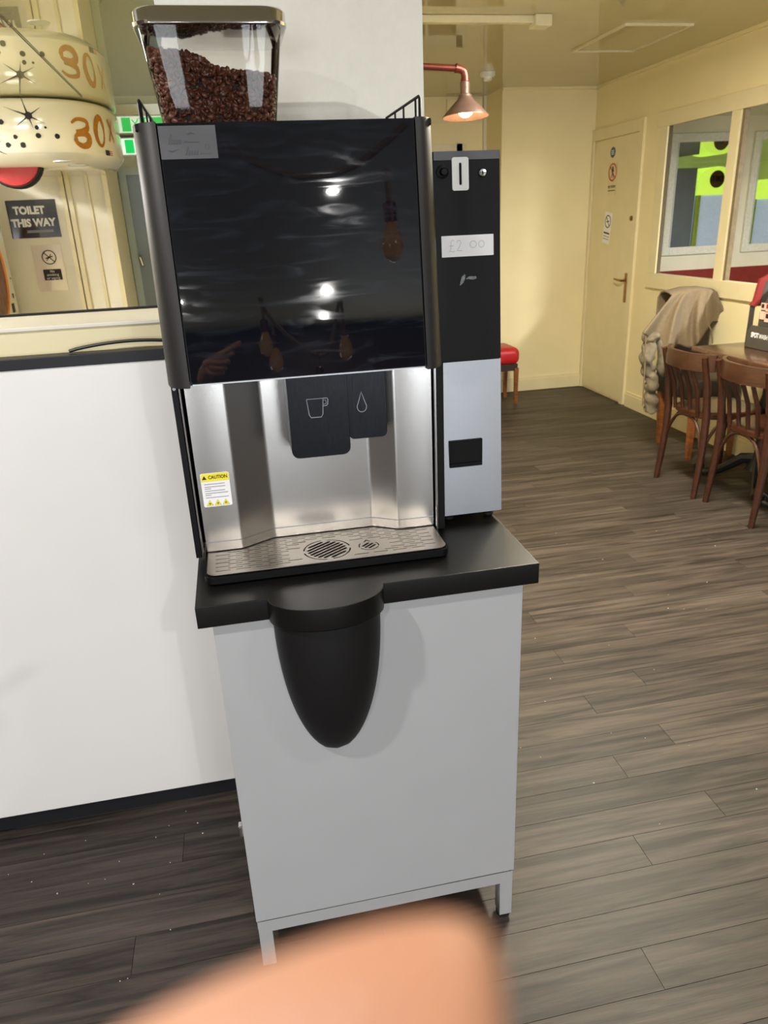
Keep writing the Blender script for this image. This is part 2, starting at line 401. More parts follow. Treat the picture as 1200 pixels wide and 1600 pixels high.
# far walls of the dining side
struct('wall_far', box(2.24, XW+.1, YF, YA+.2, 0, ZC), 'cream', 'plain cream far wall')
bm = B(); X0, X1 = 1.15, 2.035; Z0, Z1 = 1.0, 2.02
bx(bm, .45, X0, YA, YA+.1, 0, ZC); bx(bm, X1, 2.24, YA, YA+.1, 0, ZC); bx(bm, X0, X1, YA, YA+.1, 0, Z0); bx(bm, X0, X1, YA, YA+.1, Z1, ZC)
struct('wall_alcove', bm, 'cream', 'cream alcove wall')
wn = struct('window_1', box(X0, X1, YA+.05, YA+.07, Z0, Z1), 'brownglass', 'brown glazed window with white frame')
bm = B()
for (a, b, c, d) in ((X0-.03, X0+.05, Z0-.03, Z1+.03), (X1-.05, X1+.03, Z0-.03, Z1+.03), (X0, X1, Z0-.03, Z0+.05), (X0, X1, Z1-.05, Z1+.03)): bx(bm, a, b, YA-.015, YA+.04, c, d)
obj('window_frame', bm, 'whitepaint', wn)
for xx in (X0+.28, X0+.6): obj('glazing_bar', box(xx-.012, xx+.012, YA+.02, YA+.052, Z0+.05, Z1-.05), 'whitepaint', wn)
obj('glazing_bar', box(X0+.05, X1-.05, YA+.02, YA+.052, 1.8, 1.82), 'whitepaint', wn)
# raised boxed panels above the window
bm = B(); bx(bm, 1.9, 2.2, YA-.03, YA, 2.235, 2.38); bx(bm, 1.3, 2.2, YA-.012, YA, 2.2, 2.215)
struct('trim_2', bm, 'cream', 'boxed cream panel above the alcove window')
struct('trim_3', box(2.215, 2.24, YA-.03, YA, 0, ZC), 'whitepaint')
struct('trim_4', bx(box(2.24, XW, YF-.02, YF, ZC-.02, ZC), XW-.02, XW, 2, YF, ZC-.02, ZC), 'cream', 'slim coving under the ceiling')
# baseboards
def baseboard(name, x0, x1, y0, y1, axis):
    bm = box(x0, x1, y0, y1, 0, .10)
    if axis == 'x': bx(bm, x0, x1, y0+.007, y1, .10, .118)
    else: bx(bm, x0+.007, x1, y0, y1, .10, .118)
    return struct(name, bm, 'cream_gloss', 'cream skirting board')
baseboard('baseboard_far', 2.24, XW, YF-.018, YF, 'x')
baseboard('baseboard_right', XW-.018, XW, 1.2, 5.36, 'y')
# right wall with two openings
bm = B(); T = .02
OP = [(4.40, 5.09), (3.2, 4.27)]
bx(bm, XW, XW+T, -7.6, 3.2, 0, ZC); bx(bm, XW, XW+T, 5.09, YF, 0, ZC)
bx(bm, XW, XW+T, 3.2, 5.09, 0, 1.03); bx(bm, XW, XW+T, 3.2, 5.09, 1.995, ZC)
struct('wall_right', bm, 'cream', 'cream right wall with two openings')
struct('trim_5', box(XW-.016, XW+.002, 3.1, 5.22, 1.995, 2.09, bev=.002), 'cream_gloss', 'head board over the openings')
struct('trim_6', box(XW-.022, XW+.03, 3.1, 5.19, .938, 1.04, bev=.003), 'cream_gloss', 'sill board under the openings')
struct('trim_7', box(XW-.012, XW+.002, 5.09, 5.19, 1.04, 1.995, bev=.002), 'cream_gloss', 'left side board of the openings')
struct('trim_8', bx(box(XW-.012, XW+.012, 4.315, 4.40, 1.04, 1.995, bev=.002), XW+.012, XW+.034, 4.315, 4.40, 1.04, 1.995), 'cream_gloss', 'slim post between the two openings')
struct('trim_16', box(XW+.001, XW+.024, 5.082, 5.0899, 1.04, 1.995), mat('shaded_reveal_tone', (96, 84, 62), .6), 'dark edge at the left of the openings')  # thin strip that paints the reveal's shade as a dark tone
struct('trim_9', box(XW+.0, XW+.03, 4.29, 4.314, 1.04, 1.995), mat('shaded_edge_brown', (120, 104, 78), .6, var=.15), 'post edge with its shade set in brown')  # near side of the post, its shade put into the brown
# wall door
dr = struct('door_1', box(XW-.006, XW+.03, 5.455, 6.16, .012, 1.998, bev=.002), 'cream_gloss', 'cream flush door')
bm = B(); bx(bm, XW-.02, XW+.01, 5.395, 5.452, 0, 2.085); bx(bm, XW-.02, XW+.01, 6.164, YF-.002, 0, 2.085); bx(bm, XW-.02, XW+.01, 5.452, 6.164, 2.003, 2.085)
obj('door_frame', bm, 'cream_gloss', dr)
hp = obj('handle_plate', box(XW-.012, XW-.006, 5.488, 5.522, .80, 1.02, bev=.003), 'brass', dr)
obj('lever', tube(tube(B(), [(XW-.01, 5.505, .965), (XW-.05, 5.505, .965)], .009), [(XW-.05, 5.505, .965), (XW-.052, 5.56, .967), (XW-.048, 5.62, .972)], [.009, .008, .006]), 'brass', hp, True)
obj('door_lock', lathe(B(), [(.018, 0), (.018, -.008), (.012, -.012)], (XW-.006, 5.492, 1.416), 'x', 14), 'brass', dr, True)

# side room
bm = B(); bx(bm, XW+T, 9.2, MY, MY+.1, 0, ZS); struct('wall_side_room', bm, 'boardcream', 'pale board wall with framed mirrors')
struct('trim_10', box(XW+T, 9.2, MY-.012, MY, 0, .974), 'redpaint', 'dark red dado under the mirrors')
struct('wall_side_room_end', box(9.2, 9.3, -.9, MY+.1, 0, ZS), 'boardcream')
struct('wall_side_room_front', box(XW+T, 9.2, -.9, -.8, 0, ZS), 'boardcream')
# behind the opening
struct('wall_toilet', box(-3.2, -.70, 5.4, 5.5, 0, ZL), 'boardcream', 'cream boarded wall with the toilet sign')
struct('wall_grey_door', bx(box(-3.2, .34, 6.0, 6.1, 0, ZL), -.80, -.70, 5.5, 6.0, 0, ZL), 'boardcream')
struct('trim_11', bx(bx(box(-.99, -.965, 5.36, 5.4, 0, ZL-.01), -.958, -.93, 5.375, 5.4, 0, ZL-.01), -.73, -.70, 5.37, 5.4, 0, ZL-.01), 'cream_gloss', 'vertical cover strips on the cream boarding')
struct('trim_12', box(-.84, -.82, 5.385, 5.4, 0, ZL-.01), 'cream_gloss')
struct('trim_13', bx(box(-.70, .33, 5.97, 6.0, 1.90, 1.975), -.70, .33, 5.975, 6.0, ZL-.02, ZL), 'silver', 'pale lintel over the grey door')
dg = struct('door_2', box(-.70, .0, 5.97, 5.995, 0, 1.855), 'greydoor', 'grey door behind the opening')
bm = B(); bx(bm, -.695, -.645, 5.955, 5.97, 0, 1.90)
bx(bm, -.645, .05, 5.955, 5.97, 1.855, 1.90); obj('door_frame', bm, 'greyframe', dg)
obj('door_handle', tube(B(), [(-.63, 5.96, 1.31), (-.63, 5.93, 1.30), (-.62, 5.93, 1.25), (-.62, 5.96, 1.24)], .008), 'chrome', dg, True)
obj('door_panel', box(-.58, -.2, 5.965, 5.972, .55, 1.05, bev=.002), 'greydoor', dg)
# outer shell
struct('wall_left', bx(box(-3.3, -3.2, -7.6, PY0, 0, ZC), -3.3, -3.2, PY0, 6.2, 0, ZC), 'cream')
darkwall = mat('dark_brown_panelling', (84, 58, 48), .5, var=.15, scale=6)
bm = B(); WZ0, WZ1 = .3, 1.6
for (a_, b_) in ((-3.2, -2.85), (-.95, 1.05), (2.95, XW+.1)): bx(bm, a_, b_, -7.6, -7.45, 0, ZC)
for (a_, b_) in ((-2.85, -.95), (1.05, 2.95)): bx(bm, a_, b_, -7.6, -7.45, 0, WZ0); bx(bm, a_, b_, -7.6, -7.45, WZ1, ZC)
struct('wall_front', bm, darkwall, 'dark shop front wall behind the photographer')
for n_, (a_, b_) in enumerate(((-2.85, -.95), (1.05, 2.95))):  # unseen windows added behind the photographer to carry the front fill
    wf = struct('window_%d' % (n_+2), box(a_, b_, -7.54, -7.53, WZ0, WZ1), 'coolglass', 'bright shop window added for front fill')
    for xx in (a_+.03, (a_+b_)/2, b_-.03): obj('mullion', box(xx-.03, xx+.03, -7.56, -7.45, WZ0, WZ1), 'shopframe', wf)
struct('trim_14', box(-3.2, -3.18, -7.4, 1.68, 0, 1.9), darkwall, 'dark panelling on the left wall')
struct('trim_15', box(XW-.02, XW, -7.4, 1.15, 0, 2.1), mat('added_charcoal_panel', (62, 60, 60), .5, var=.1), 'charcoal panelling added on the near right wall')  # unseen panelling added to darken what the folded steel reflects

# ================================================================== WHITE COUNTER PANEL
ct = thing('counter_front', 'long white gloss counter front with black top edge and black plinth', 'counter', (-.8, 1.70, 0))
obj('front_panel', box(-2.6, -.05, 1.690, 1.73, .05, 1.216, bev=.001), 'whitepanel', ct)
obj('top_edge', box(-2.6, -.05, 1.686, 1.733, 1.216, 1.24, bev=.0015), 'blackedge', ct)
obj('plinth', box(-2.6, -.05, 1.700, 1.73, 0, .05), 'blackedge', ct)
cb = tag(obj('power_cable', tube(B(), [(-.36+.26*t, 1.712, 1.2448+.0135*math.sin(PI*min(1, t*1.0))**.8) for t in [k/16 for k in range(17)]], .0036, 8), 'cable', None, True), 'loose black cable arching along the black counter edge', 'cable')
recenter(cb, (-.25, 1.712, 1.24))

# ================================================================== CABINET
CY = 1.137
cab = thing('base_cabinet', 'pale grey floor cabinet with black worktop carrying the coffee machine', 'cabinet', (.185, 1.36, 0))
obj('body', box(-.096, .466, CY+.018, 1.62, .10, .848), 'cab', cab)
dp = obj('door_panel', box(-.096, .466, CY, CY+.017, .142, .847, bev=.0012), 'cab', cab)
fr = obj('bottom_rail', sheet([[(-.094, .139), (.463, .139), (.435, .108), (-.066, .108)]], .03, frame((0, CY+.016, 0), (1, 0, 0), (0, 0, 1))), 'cabtrim', cab)
for s, (xa, xb) in enumerate(((-.094, -.066), (.435, .463))):
    pts = [(xa, .139), (xb, .108), (xb, .012), (xa, .012)] if s == 0 else [(xb, .139), (xb, .012), (xa, .012), (xa, .108)]
    lg = obj('leg', sheet([pts], .03, frame((0, CY+.016, 0), (1, 0, 0), (0, 0, 1))), 'cabtrim', cab)
    obj('foot', lathe(B(), [(.016, 0), (.016, .008), (.008, .012)], ((xa+xb)/2, CY+.018, 0), 'z', 14), 'rubber', lg, True)
    lg = obj('leg', box(xa, xb, 1.58, 1.61, .012, .10), 'cabtrim', cab)
    obj('foot', lathe(B(), [(.016, 0), (.016, .008), (.008, .012)], ((xa+xb)/2, 1.595, 0), 'z', 14), 'rubber', lg, True)
obj('hinge', box(-.104, -.096, CY+.004, CY+.02, .37, .395, bev=.002), 'chrome', cab)
# worktop with the round bulge of the waste chute
arc = [(.101+.1*math.cos(a), CY-.008-.064*math.sin(a)) for a in [PI*k/28 for k in range(29)]]
out = [(-.119, CY-.008), (-.119, 1.655), (.491, 1.655), (.491, CY-.008)] + arc[0:1] + arc[1:]
wt = obj('worktop', sheet([out], .0385, frame((0, 0, .8695), (1, 0, 0), (0, 1, 0)), bev=.0012), 'slab', cab, True, ang=30)
# bullet shaped chute below it
rings = []
ztop, ztip = .842, .546
for k in range(25):
    t = k/24; z = ztop + (ztip-ztop)*t
    s = max(.0005, (1-t**2.1))**.52
    hw, dp_ = .0945*s, .064*s**1.3
    rings.append([(.101+hw*math.cos(a), CY+.002-dp_*math.sin(a)**.9 if 0 < a < PI else CY+.002, z) for a in [PI*j/28 for j in range(29)]])
bm = B(); loft(bm, rings, True, True)
obj('waste_chute', bm, 'chute', cab, True, ang=50)
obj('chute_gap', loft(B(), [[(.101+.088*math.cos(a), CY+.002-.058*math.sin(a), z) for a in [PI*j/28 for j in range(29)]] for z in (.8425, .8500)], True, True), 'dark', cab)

# ================================================================== COFFEE MACHINE
def fy(z): return 1.25 + (z-1.237)*.125          # raked display plane
mc = thing('coffee_machine', 'black and brushed steel bean to cup coffee machine standing on the grey cabinet', 'coffee machine', (.115, 1.42, .89))
ZT, ZB = 1.634, 1.237
obj('body', box(-.108, .35, 1.345, 1.63, .915, 1.622, bev=.003), 'black', mc)
for xx in (-.085, .325):
    for yy in (1.39, 1.59): obj('foot', lathe(B(), [(.02, .8905), (.02, .900), (.012, .916)], (xx, yy, 0), 'z', 16), 'rubber', mc, True)
def raked(x0, x1, z0, z1, d0, d1, n=1):
    """box following the raked front; d0/d1 offsets behind the front plane"""
    bm = B(); R = []
    for z in (z0, z1): R.append([(x0, fy(z)+d0, z), (x1, fy(z)+d0, z), (x1, fy(z)+d1, z), (x0, fy(z)+d1, z)])
    return loft(bm, R)
dsp = obj('display_door', raked(-.084, .320, ZB+.001, ZT-.002, .0015, .07), 'black', mc)
FM = frame((-.084, fy(ZB), ZB), (1, 0, 0), (0, .125, 1))
Hs = (ZT-ZB)*math.hypot(1, .125)
obj('display_glass', sheet([rrect(.202, Hs/2+.001, .200, Hs/2-.0035, .003, 2)], .003, FM), 'glass_black', dsp)
obj('glass_lip', sheet([[(.003, .0005), (.401, .0005), (.401, .0028), (.003, .0028)]], .004, FM), 'steelv', dsp)
# rounded side columns
def column(xa, xb, outer):
    cx = xb if outer < 0 else xa; wd = xb-xa; R = []
    for z in (ZB-.003, ZB, ZT-.002, ZT):
        k = 1 if z in (ZB, ZT-.002) else .97
        ring = []
        for j in range(13):
            a = PI/2*j/12
            ring.append((cx+outer*wd*k*math.sin(a), fy(z)-.0015+.045*(1-math.cos(a))*1.0+(1-k)*.02, z))
        ring += [(cx+outer*wd*k, fy(z)+.085, z), (cx, fy(z)+.085, z)]
        R.append(ring)
    return loft(B(), R)
obj('side_column', column(-.1235, -.0855, -1), 'column', mc, True, ang=35)
obj('side_column', column(.3215, .357, 1), 'column', mc, True, ang=35)
obj('top_cap', box(-.118, .352, 1.31, 1.62, 1.622, 1.633, bev=.002), 'black', mc)
# steel front, folded inwards in the middle (plan profile)
prof = [(-.100, 1.302), (-.036, 1.302), (-.030, 1.3035), (.026, 1.3345), (.034, 1.336), (.219, 1.336), (.227, 1.3345), (.268, 1.3075), (.274, 1.306), (.342, 1.306)]
bm = B(); loft(bm, [[(x, yy, z) for x, yy in prof] + [(x, yy+.004, z) for x, yy in prof[::-1]] for z in (.9135, ZB)])
sf = obj('steel_front', bm, 'steel', mc, True, ang=60)
bm = B(); pb = [(x, yy-.0012) for x, yy in prof]
loft(bm, [[(x, yy, z) for x, yy in pb] + [(x, yy+.001, z) for x, yy in pb[::-1]] for z in (.931, .9322)]); obj('crease', bm, 'steelv', sf)
obj('side_panel', box(-.121, -.1105, 1.297, 1.36, .905, ZB-.002, bev=.001), 'black', mc)
obj('side_trim', box(-.1095, -.1055, 1.295, 1.36, .907, ZB-.002, bev=.001), 'chrome', mc)
obj('side_trim', box(.3445, .3495, 1.295, 1.36, .907, ZB-.002, bev=.001), 'chrome', mc)
obj('side_panel', box(.3505, .364, 1.299, 1.36, .905, ZB-.002, bev=.001), 'black', mc)
obj('screw', lathe(B(), [(.0035, 0), (.003, -.0015)], (-.1158, 1.2972, 1.226), 'y', 12), 'chrome', mc, True)
# dispensing panels
def spout(xl, xr, zb, yf, r):
    w_, h_ = xr-xl, ZB-zb
    lp = [(0, h_), (0, r)] + [(r-r*math.cos(a), r-r*math.sin(a)) for a in [PI/2*k/6 for k in range(1, 7)]] + [(w_-r+r*math.sin(a), r-r*math.cos(a)) for a in [PI/2*k/6 for k in range(0, 7)]] + [(w_, h_)]
    d = 1.3345-yf
    return sheet([lp], d, frame((xl, yf+d/2, zb), (1, 0, 0), (0, 0, 1)), bev=.0006)
p1, p2 = AY(451, 640, 1.262), AY(547, 690, 1.262)
zb = AY(500, 713, 1.262).z
cup = obj('coffee_outlet', spout(p1.x, p2.x, zb, 1.262, .013), 'blacksteel', mc, True, ang=30)
q2 = AY(604, 660, 1.268); zb2 = AY(580, 683, 1.268).z
wat = obj('water_outlet', spout(p2.x+.001, q2.x, zb2, 1.268, .009), 'blacksteel', mc, True, ang=30)
# engraved cup and drop
ux = p2.x-p1.x; cM = frame((AY(494, 637, 1.262).x, 1.2612, AY(494, 637, 1.262).z), (1, 0, 0), (0, 0, 1))
bm = B()
cl = [(-.016, .016), (.013, .016), (.011, -.012), (.008, -.017), (-.010, -.017), (-.013, -.012)]
stroke(bm, cl, .0013, cM, .0002, True); stroke(bm, [(.0128, .016), (.020, .016), (.0215, .013), (.0205, .005), (.018, .0025), (.012, .0025)], .0013, cM, .0002)
stroke(bm, [(.013, .0125), (.0175, .0125), (.018, .0065), (.0165, .0055), (.0125, .0055)], .0008, cM, .0002)
obj('cup_symbol', bm, 'etched', cup)
cM = frame((AY(565, 630, 1.268).x, 1.2672, AY(565, 630, 1.268).z), (1, 0, 0), (0, 0, 1)); bm = B()
dl = [(0, .021), (.004, .008)] + circ(0, -.006, .0085, .0095, 14, .55, PI-.55+2*PI*0, True)[:0] + [(.0085*math.cos(a), -.006+.0095*math.sin(a)) for a in [.6-k*(PI+1.2)/14 for k in range(15)]] + [(-.004, .008)]
stroke(bm, dl, .0012, cM, .0002, True); obj('drop_symbol', bm, 'etched', wat)
# caution sticker
sx0, sx1 = AY(312, 741, 1.301).x, AY(357, 737, 1.301).x
sz1, sz0 = AY(313, 741, 1.301).z, AY(321, 793, 1.301).z
sw, sh = sx1-sx0, sz1-sz0
sM = frame((sx0, 1.3013, sz0), (1, 0, 0), (0, 0, 1))
stk = obj('caution_label', sheet([rrect(sw/2, sh/2, sw/2, sh/2, .003, 3)], .0004, sM), 'paper', mc); stk['label'] = 'white and yellow caution sticker'
hM = frame((sx0, 1.3009, sz0), (1, 0, 0), (0, 0, 1))
obj('caution_band', sheet([[(.0008, sh*.76), (sw-.0008, sh*.76), (sw-.0008, sh-.003), (sw-.003, sh-.0008), (.003, sh-.0008), (.0008, sh-.003)]], .0002, hM), 'yellow', stk)
obj('lettering', text_bm('CAUTION', .009, hM @ Matrix.Translation((sw*.60, sh*.875, .0004)), .0001, bold=.0002, width=sw*.66), 'ink', stk)
bm = B(); tri = lambda cx, cy, r: [(cx, cy+r), (cx-r*.95, cy-r*.7), (cx+r*.95, cy-r*.7)]
obj('warning_symbol', sheet([tri(sw*.13, sh*.87, sw*.085)], .0003, hM @ Matrix.Translation((0, 0, .0003))), 'ink', stk)
bm = B()
for i_, (yy, wd_) in enumerate(((.68, .72), (.60, .72), (.545, .22), (.48, .70), (.41, .8), (.355, .2), (.28, .8))): stroke(bm, [(sw*.1, sh*yy), (sw*(.1+wd_), sh*yy)], .0011, hM, .0003)
obj('small_print', bm, 'linegrey', stk)
for k in range(3):
    t3 = obj('hazard_triangle', sheet([tri(sw*(.22+.28*k), sh*.11, sw*.125)], .0003, hM @ Matrix.Translation((0, 0, .0003))), 'yellow', stk)
bm = B()
for k in range(3): stroke(bm, circ(sw*(.22+.28*k), sh*.10, .0014, .0014, 8), .001, hM, .0008, True); stroke(bm, tri(sw*(.22+.28*k), sh*.11, sw*.125), .0004, hM, .0007, True)
obj('hazard_marks', bm, 'ink', stk)
# grey label on the display
a0, a1, a2 = AY(243, 207, fy(1.62)), AY(328, 204, fy(1.62)), AY(331, 247, fy(1.58))
lw_, lh_ = .086, .047
lM = frame((-.083, fy(1.628-.047)-.0018, 1.628-.047), (1, 0, 0), (0, .125, 1))
gl = obj('maker_label', sheet([rrect(lw_/2, lh_/2, lw_/2, lh_/2, .0005, 2)], .0006, lM), 'greylabel', mc); gl['label'] = 'grey embossed maker label'
bm = B(); rr = random.Random(3)
def scrib(x0, y0, ln, h, loops, slant=.35):
    pts = []
    for k in range(loops*10+1):
        t = k/(loops*10); a = t*loops*2*PI
        amp = h*(1.0 if t < .22 else .45)
        yy = amp*(.5-.5*math.cos(a)); pts.append((x0+ln*t+math.sin(a)*h*.16+yy*slant, y0+yy))
    return pts
stroke(bm, scrib(.012, .021, .020, .014, 5), .0006, lM, .0005); stroke(bm, scrib(.036, .023, .024, .003, 9), .0006, lM, .0005)
stroke(bm, scrib(.036, .0055, .020, .012, 5), .0006, lM, .0005); stroke(bm, scrib(.059, .006, .016, .003, 6), .0006, lM, .0005)
stroke(bm, [(.041, .0355), (.044, .0345), (.048, .0365), (.052, .0352), (.055, .0348)], [.0004, .0015, .0022, .0012, .0003], lM, .0005)
stroke(bm, [(.010, .0125), (.014, .0115), (.018, .0105), (.023, .0125), (.028, .0135)], [.0003, .0018, .0024, .0012, .0003], lM, .0005)
stroke(bm, circ(.071, .0165, .0028, .0035, 12), .0005, lM, .0005, True)
obj('lettering', bm, 'greyink', gl)
# wire rails on the top
for sx_, xx in ((-1, -.108), (1, .338)):
    y0 = 1.332
    bm = B(); tube(bm, [(xx, y0, 1.63), (xx, y0, 1.664), (xx, y0+.006, 1.668), (xx, 1.60, 1.668), (xx, 1.60, 1.63)], .0023, 8)
    for yy in (1.36, 1.45, 1.52): tube(bm, [(xx, yy, 1.632), (xx, yy, 1.668)], .0018, 6)
    obj('top_rail', bm, 'black', mc, True)
# drip tray
TZ = .912
def trap(z, ins=0.0):
    xl, xr, yf_, yb = -.1035+ins, .345-ins, 1.196+ins, 1.345
    pts = []; r = .016
    for k in range(7): a = PI + PI/2*k/6; pts.append((xl+r+r*math.cos(a), yf_+r+r*math.sin(a), z))
    for k in range(7): a = 1.5*PI + PI/2*k/6; pts.append((xr-r+r*math.cos(a), yf_+r+r*math.sin(a), z))
    return pts + [(xr, yb, z), (xl, yb, z)]
tr = obj('drip_tray', loft(B(), [trap(.8925, .003), trap(.8955), trap(TZ-.004), trap(TZ-.004, .004), trap(TZ-.012, .006)], True, True), 'black', mc, True, ang=35)
# grate with real slots
holes = []
gx0, gx1, gy0, gy1 = -.094, .335, 1.207, 1.335
cx_, cy_ = AZ(511, 858, TZ).x, AZ(511, 858, TZ).y; dx_, dy_ = AZ(576, 851, TZ).x, AZ(576, 851, TZ).y
CR, DR = .044, .021
def clash(x0, x1, yy):
    for (ox, oy, orr) in ((cx_, cy_, CR+.009), (dx_, dy_-.0, DR+.008)):
        nx = min(max(ox, x0), x1)
        if math.hypot(nx-ox, yy-oy) < orr: return True
    return False
k = 0; yy = gy0+.008
while yy < gy1-.004:
    x = gx0+.010 + (.022 if k % 2 else 0)
    while x+.026 < gx1-.006:
        if not clash(x, x+.026, yy): holes.append([(x, yy-.0011), (x+.026, yy-.0011), (x+.026, yy+.0011), (x, yy+.0011)])
        x += .036
    yy += .0085; k += 1
def bar(c, r, n, ang, wd, gap):
    hs = []; ca, sa = math.cos(ang), math.sin(ang)
    for k in range(n):
        d = (k-(n-1)/2)*gap; hl = math.sqrt(max(0, r*r-d*d))-.0015
        if hl < .004: continue
        pts = [(-hl, d-wd/2), (hl, d-wd/2), (hl+wd*.35, d), (hl, d+wd/2), (-hl, d+wd/2), (-hl-wd*.35, d)]
        hs.append([(c[0]+p[0]*ca-p[1]*sa, c[1]+p[0]*sa+p[1]*ca) for p in pts])
    return hs
def arcslot(c, r, a0, a1, wd, sx=1, sy=1):
    o_ = [(c[0]+(r+wd/2)*math.cos(a0+(a1-a0)*i/12)*sx, c[1]+(r+wd/2)*math.sin(a0+(a1-a0)*i/12)*sy) for i in range(13)]
    i_ = [(c[0]+(r-wd/2)*math.cos(a0+(a1-a0)*i/12)*sx, c[1]+(r-wd/2)*math.sin(a0+(a1-a0)*i/12)*sy) for i in range(13)]
    return o_ + i_[::-1]
holes += bar((cx_, cy_), .037, 8, .62, .0062, .0092)
for a in (0.15, PI/2+.15, PI+.15, 1.5*PI+.15): holes.append(arcslot((cx_, cy_), .0435, a, a+1.32, .0028))
holes += bar((dx_, dy_-.002), .013, 3, .75, .0048, .0076)
holes.append(arcslot((dx_, dy_-.002), .0185, 1.15*PI, 1.85*PI, .0024)); holes.append(arcslot((dx_, dy_-.002), .0185, -.08*PI, .22*PI, .0024)); holes.append(arcslot((dx_, dy_-.002), .0185, .78*PI, 1.08*PI, .0024))
holes.append([(dx_-.007, dy_+.017), (dx_-.001, dy_+.026), (dx_+.007, dy_+.017), (dx_+.0045, dy_+.0155), (dx_-.001, dy_+.0215), (dx_-.0045, dy_+.0155)])
gout = [(p[0], p[1]) for p in trap(0, .0045)]; gout[-1] = (gout[-1][0], 1.343); gout[-2] = (gout[-2][0], 1.343)
obj('drip_grate', sheet([gout]+holes, .0012, frame((0, 0, TZ-.0012), (1, 0, 0), (0, 1, 0))), 'grate', tr)
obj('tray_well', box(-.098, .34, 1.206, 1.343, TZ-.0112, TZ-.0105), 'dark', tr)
# hopper
hcx, hcy = .0135, 1.478
def hring(z, ins=0):
    t = (z-1.634)/(1.785-1.634)
    return [(x, yy, z) for x, yy in rrect(hcx, hcy, .094+.020*t-ins, .072+.02*t-ins, .028, 6)]
zs = [1.640, 1.648, 1.70, 1.74, 1.785]
bm = B(); loft(bm, [[(x*.94+hcx*.06, yy*.94+hcy*.06, 1.634) for x, yy, z in hring(1.634)]] + [hring(z) for z in zs], True, False)
hop = obj('bean_hopper', bm, 'hopper', mc, True, ang=60)
def lring(z, o): return [(x, yy, z) for x, yy in rrect(hcx+.001, hcy, .1205+o, .0985+o, .034, 8)]
obj('hopper_lid', loft(B(), [lring(1.779, -.001), lring(1.7795, .001), lring(1.784, .0015), lring(1.786, 0), lring(1.799, 0), lring(1.8035, -.003), lring(1.806, -.010), lring(1.806, -.03)], True, True), 'chrome', hop, True, ang=50)
# beans: nobody could count them
def level(x, yy): return 1.762 - .044*min(1, max(0, (x+.085)/.16)) - .004*math.sin(x*60) + .10*(yy-hcy)
BMs = []
for v_ in range(4):
    b_ = B(); bmesh.ops.create_uvsphere(b_, u_segments=8, v_segments=6, radius=1)
    for v in b_.verts:
        c = v.co; flat = c.z < 0
        c.x *= .0074; c.y *= .0054; c.z *= .0040
        if flat: c.z *= .45
        if flat and abs(c.y) < .0016: c.z += .0016
    BMs.append(([v.co.copy() for v in b_.verts], [[v.index for v in f.verts] for f in b_.faces])); b_.free()
rb = random.Random(11); V = []; Fc = []
def inside(x, yy, z, ins):
    t = (z-1.634)/(1.785-1.634); hx, hy = .094+.020*t-ins, .072+.02*t-ins
    if z < 1.645: hx -= .004; hy -= .004
    ax, ay = abs(x-hcx), abs(yy-hcy); r = .028-ins*.5
    if ax > hx or ay > hy: return False
    if ax > hx-r and ay > hy-r and math.hypot(ax-(hx-r), ay-(hy-r)) > r: return False
    return True
def addbean(p):
    vs, fs = BMs[0]; s = rb.uniform(.85, 1.12)
    R_ = Matrix.Rotation(rb.uniform(0, 2*PI), 3, 'Z') @ Matrix.Rotation(rb.uniform(0, 2*PI), 3, 'X') @ Matrix.Rotation(rb.uniform(0, 2*PI), 3, 'Y')
    n0 = len(V); V.extend([tuple(p + R_ @ (v*s)) for v in vs]); Fc.extend([[i+n0 for i in f] for f in fs])
cells = set(); tries = 0; nb = 0
while tries < 150000 and nb < 4200:
    tries += 1
    x, yy, z = rb.uniform(hcx-.115, hcx+.115), rb.uniform(hcy-.095, hcy+.095), rb.uniform(1.638, 1.76)
    lv = level(x, yy)
    if z > lv or not inside(x, yy, z, .0078): continue
    if inside(x, yy, z, .024) and z < lv-.018: continue
    key = (round(x/.0080), round(yy/.0080), round(z/.0068))
    if key in cells: continue
    cells.add(key); addbean(Vector((x, yy, z))); nb += 1
me = bpy.data.meshes.new('coffee_beans'); me.from_pydata(V, [], Fc); me.materials.append(M['bean'])
for p in me.polygons: p.use_smooth = True
cbn = bpy.data.objects.new('coffee_beans', me); COL.objects.link(cbn); recenter(cbn, (hcx, hcy, 1.64))
tag(cbn, 'dark roasted coffee beans filling the clear hopper', 'coffee beans'); cbn['kind'] = 'stuff'
R = []
for z in (1.642, 1.70): R.append([(hcx+(x-hcx)*.86, hcy+(yy-hcy)*.84, z) for x, yy, zz in hring(z)])
R.append([(hcx+(x-hcx)*.84, hcy+(yy-hcy)*.8, level(x, yy)-.010) for x, yy, zz in hring(1.70)])
obj('bean_core', loft(B(), R), 'beancore', cbn)

# ================================================================== COIN UNIT
def cy_(z): return 1.352 + (z-.908)*.066
coin = thing('coin_unit', 'tall narrow coin payment box, black above and steel below, beside the coffee machine', 'payment box', (.44, 1.46, .89))
def rk(x0, x1, z0, z1, d0, d1, bev=0):
    return loft(B(), [[(x0, cy_(z)+d0, z), (x1, cy_(z)+d0, z), (x1, max(cy_(z)+d1, 1.6), z), (x0, max(cy_(z)+d1, 1.6), z)] for z in (z0, z1)])
obj('lower_case', rk(.377, .501, .9085, 1.2195, 0, .22), 'steelv', coin)
obj('upper_case', rk(.376, .5005, 1.2215, 1.5885, -.002, .22), 'black', coin)
obj('seam', rk(.378, .4995, 1.2185, 1.2225, .002, .2), 'dark', coin)
obj('top_strip', rk(.377, .4995, 1.575, 1.5893, -.0032, .2), mat('grey_steel_lid', (84, 84, 88), .4, .4), coin)
def cM_(x, z, d=0): return frame((x, cy_(z)-.002-d, z), (1, 0, 0), (0, .066, 1))
pz = AY(718, 272, 1.396)
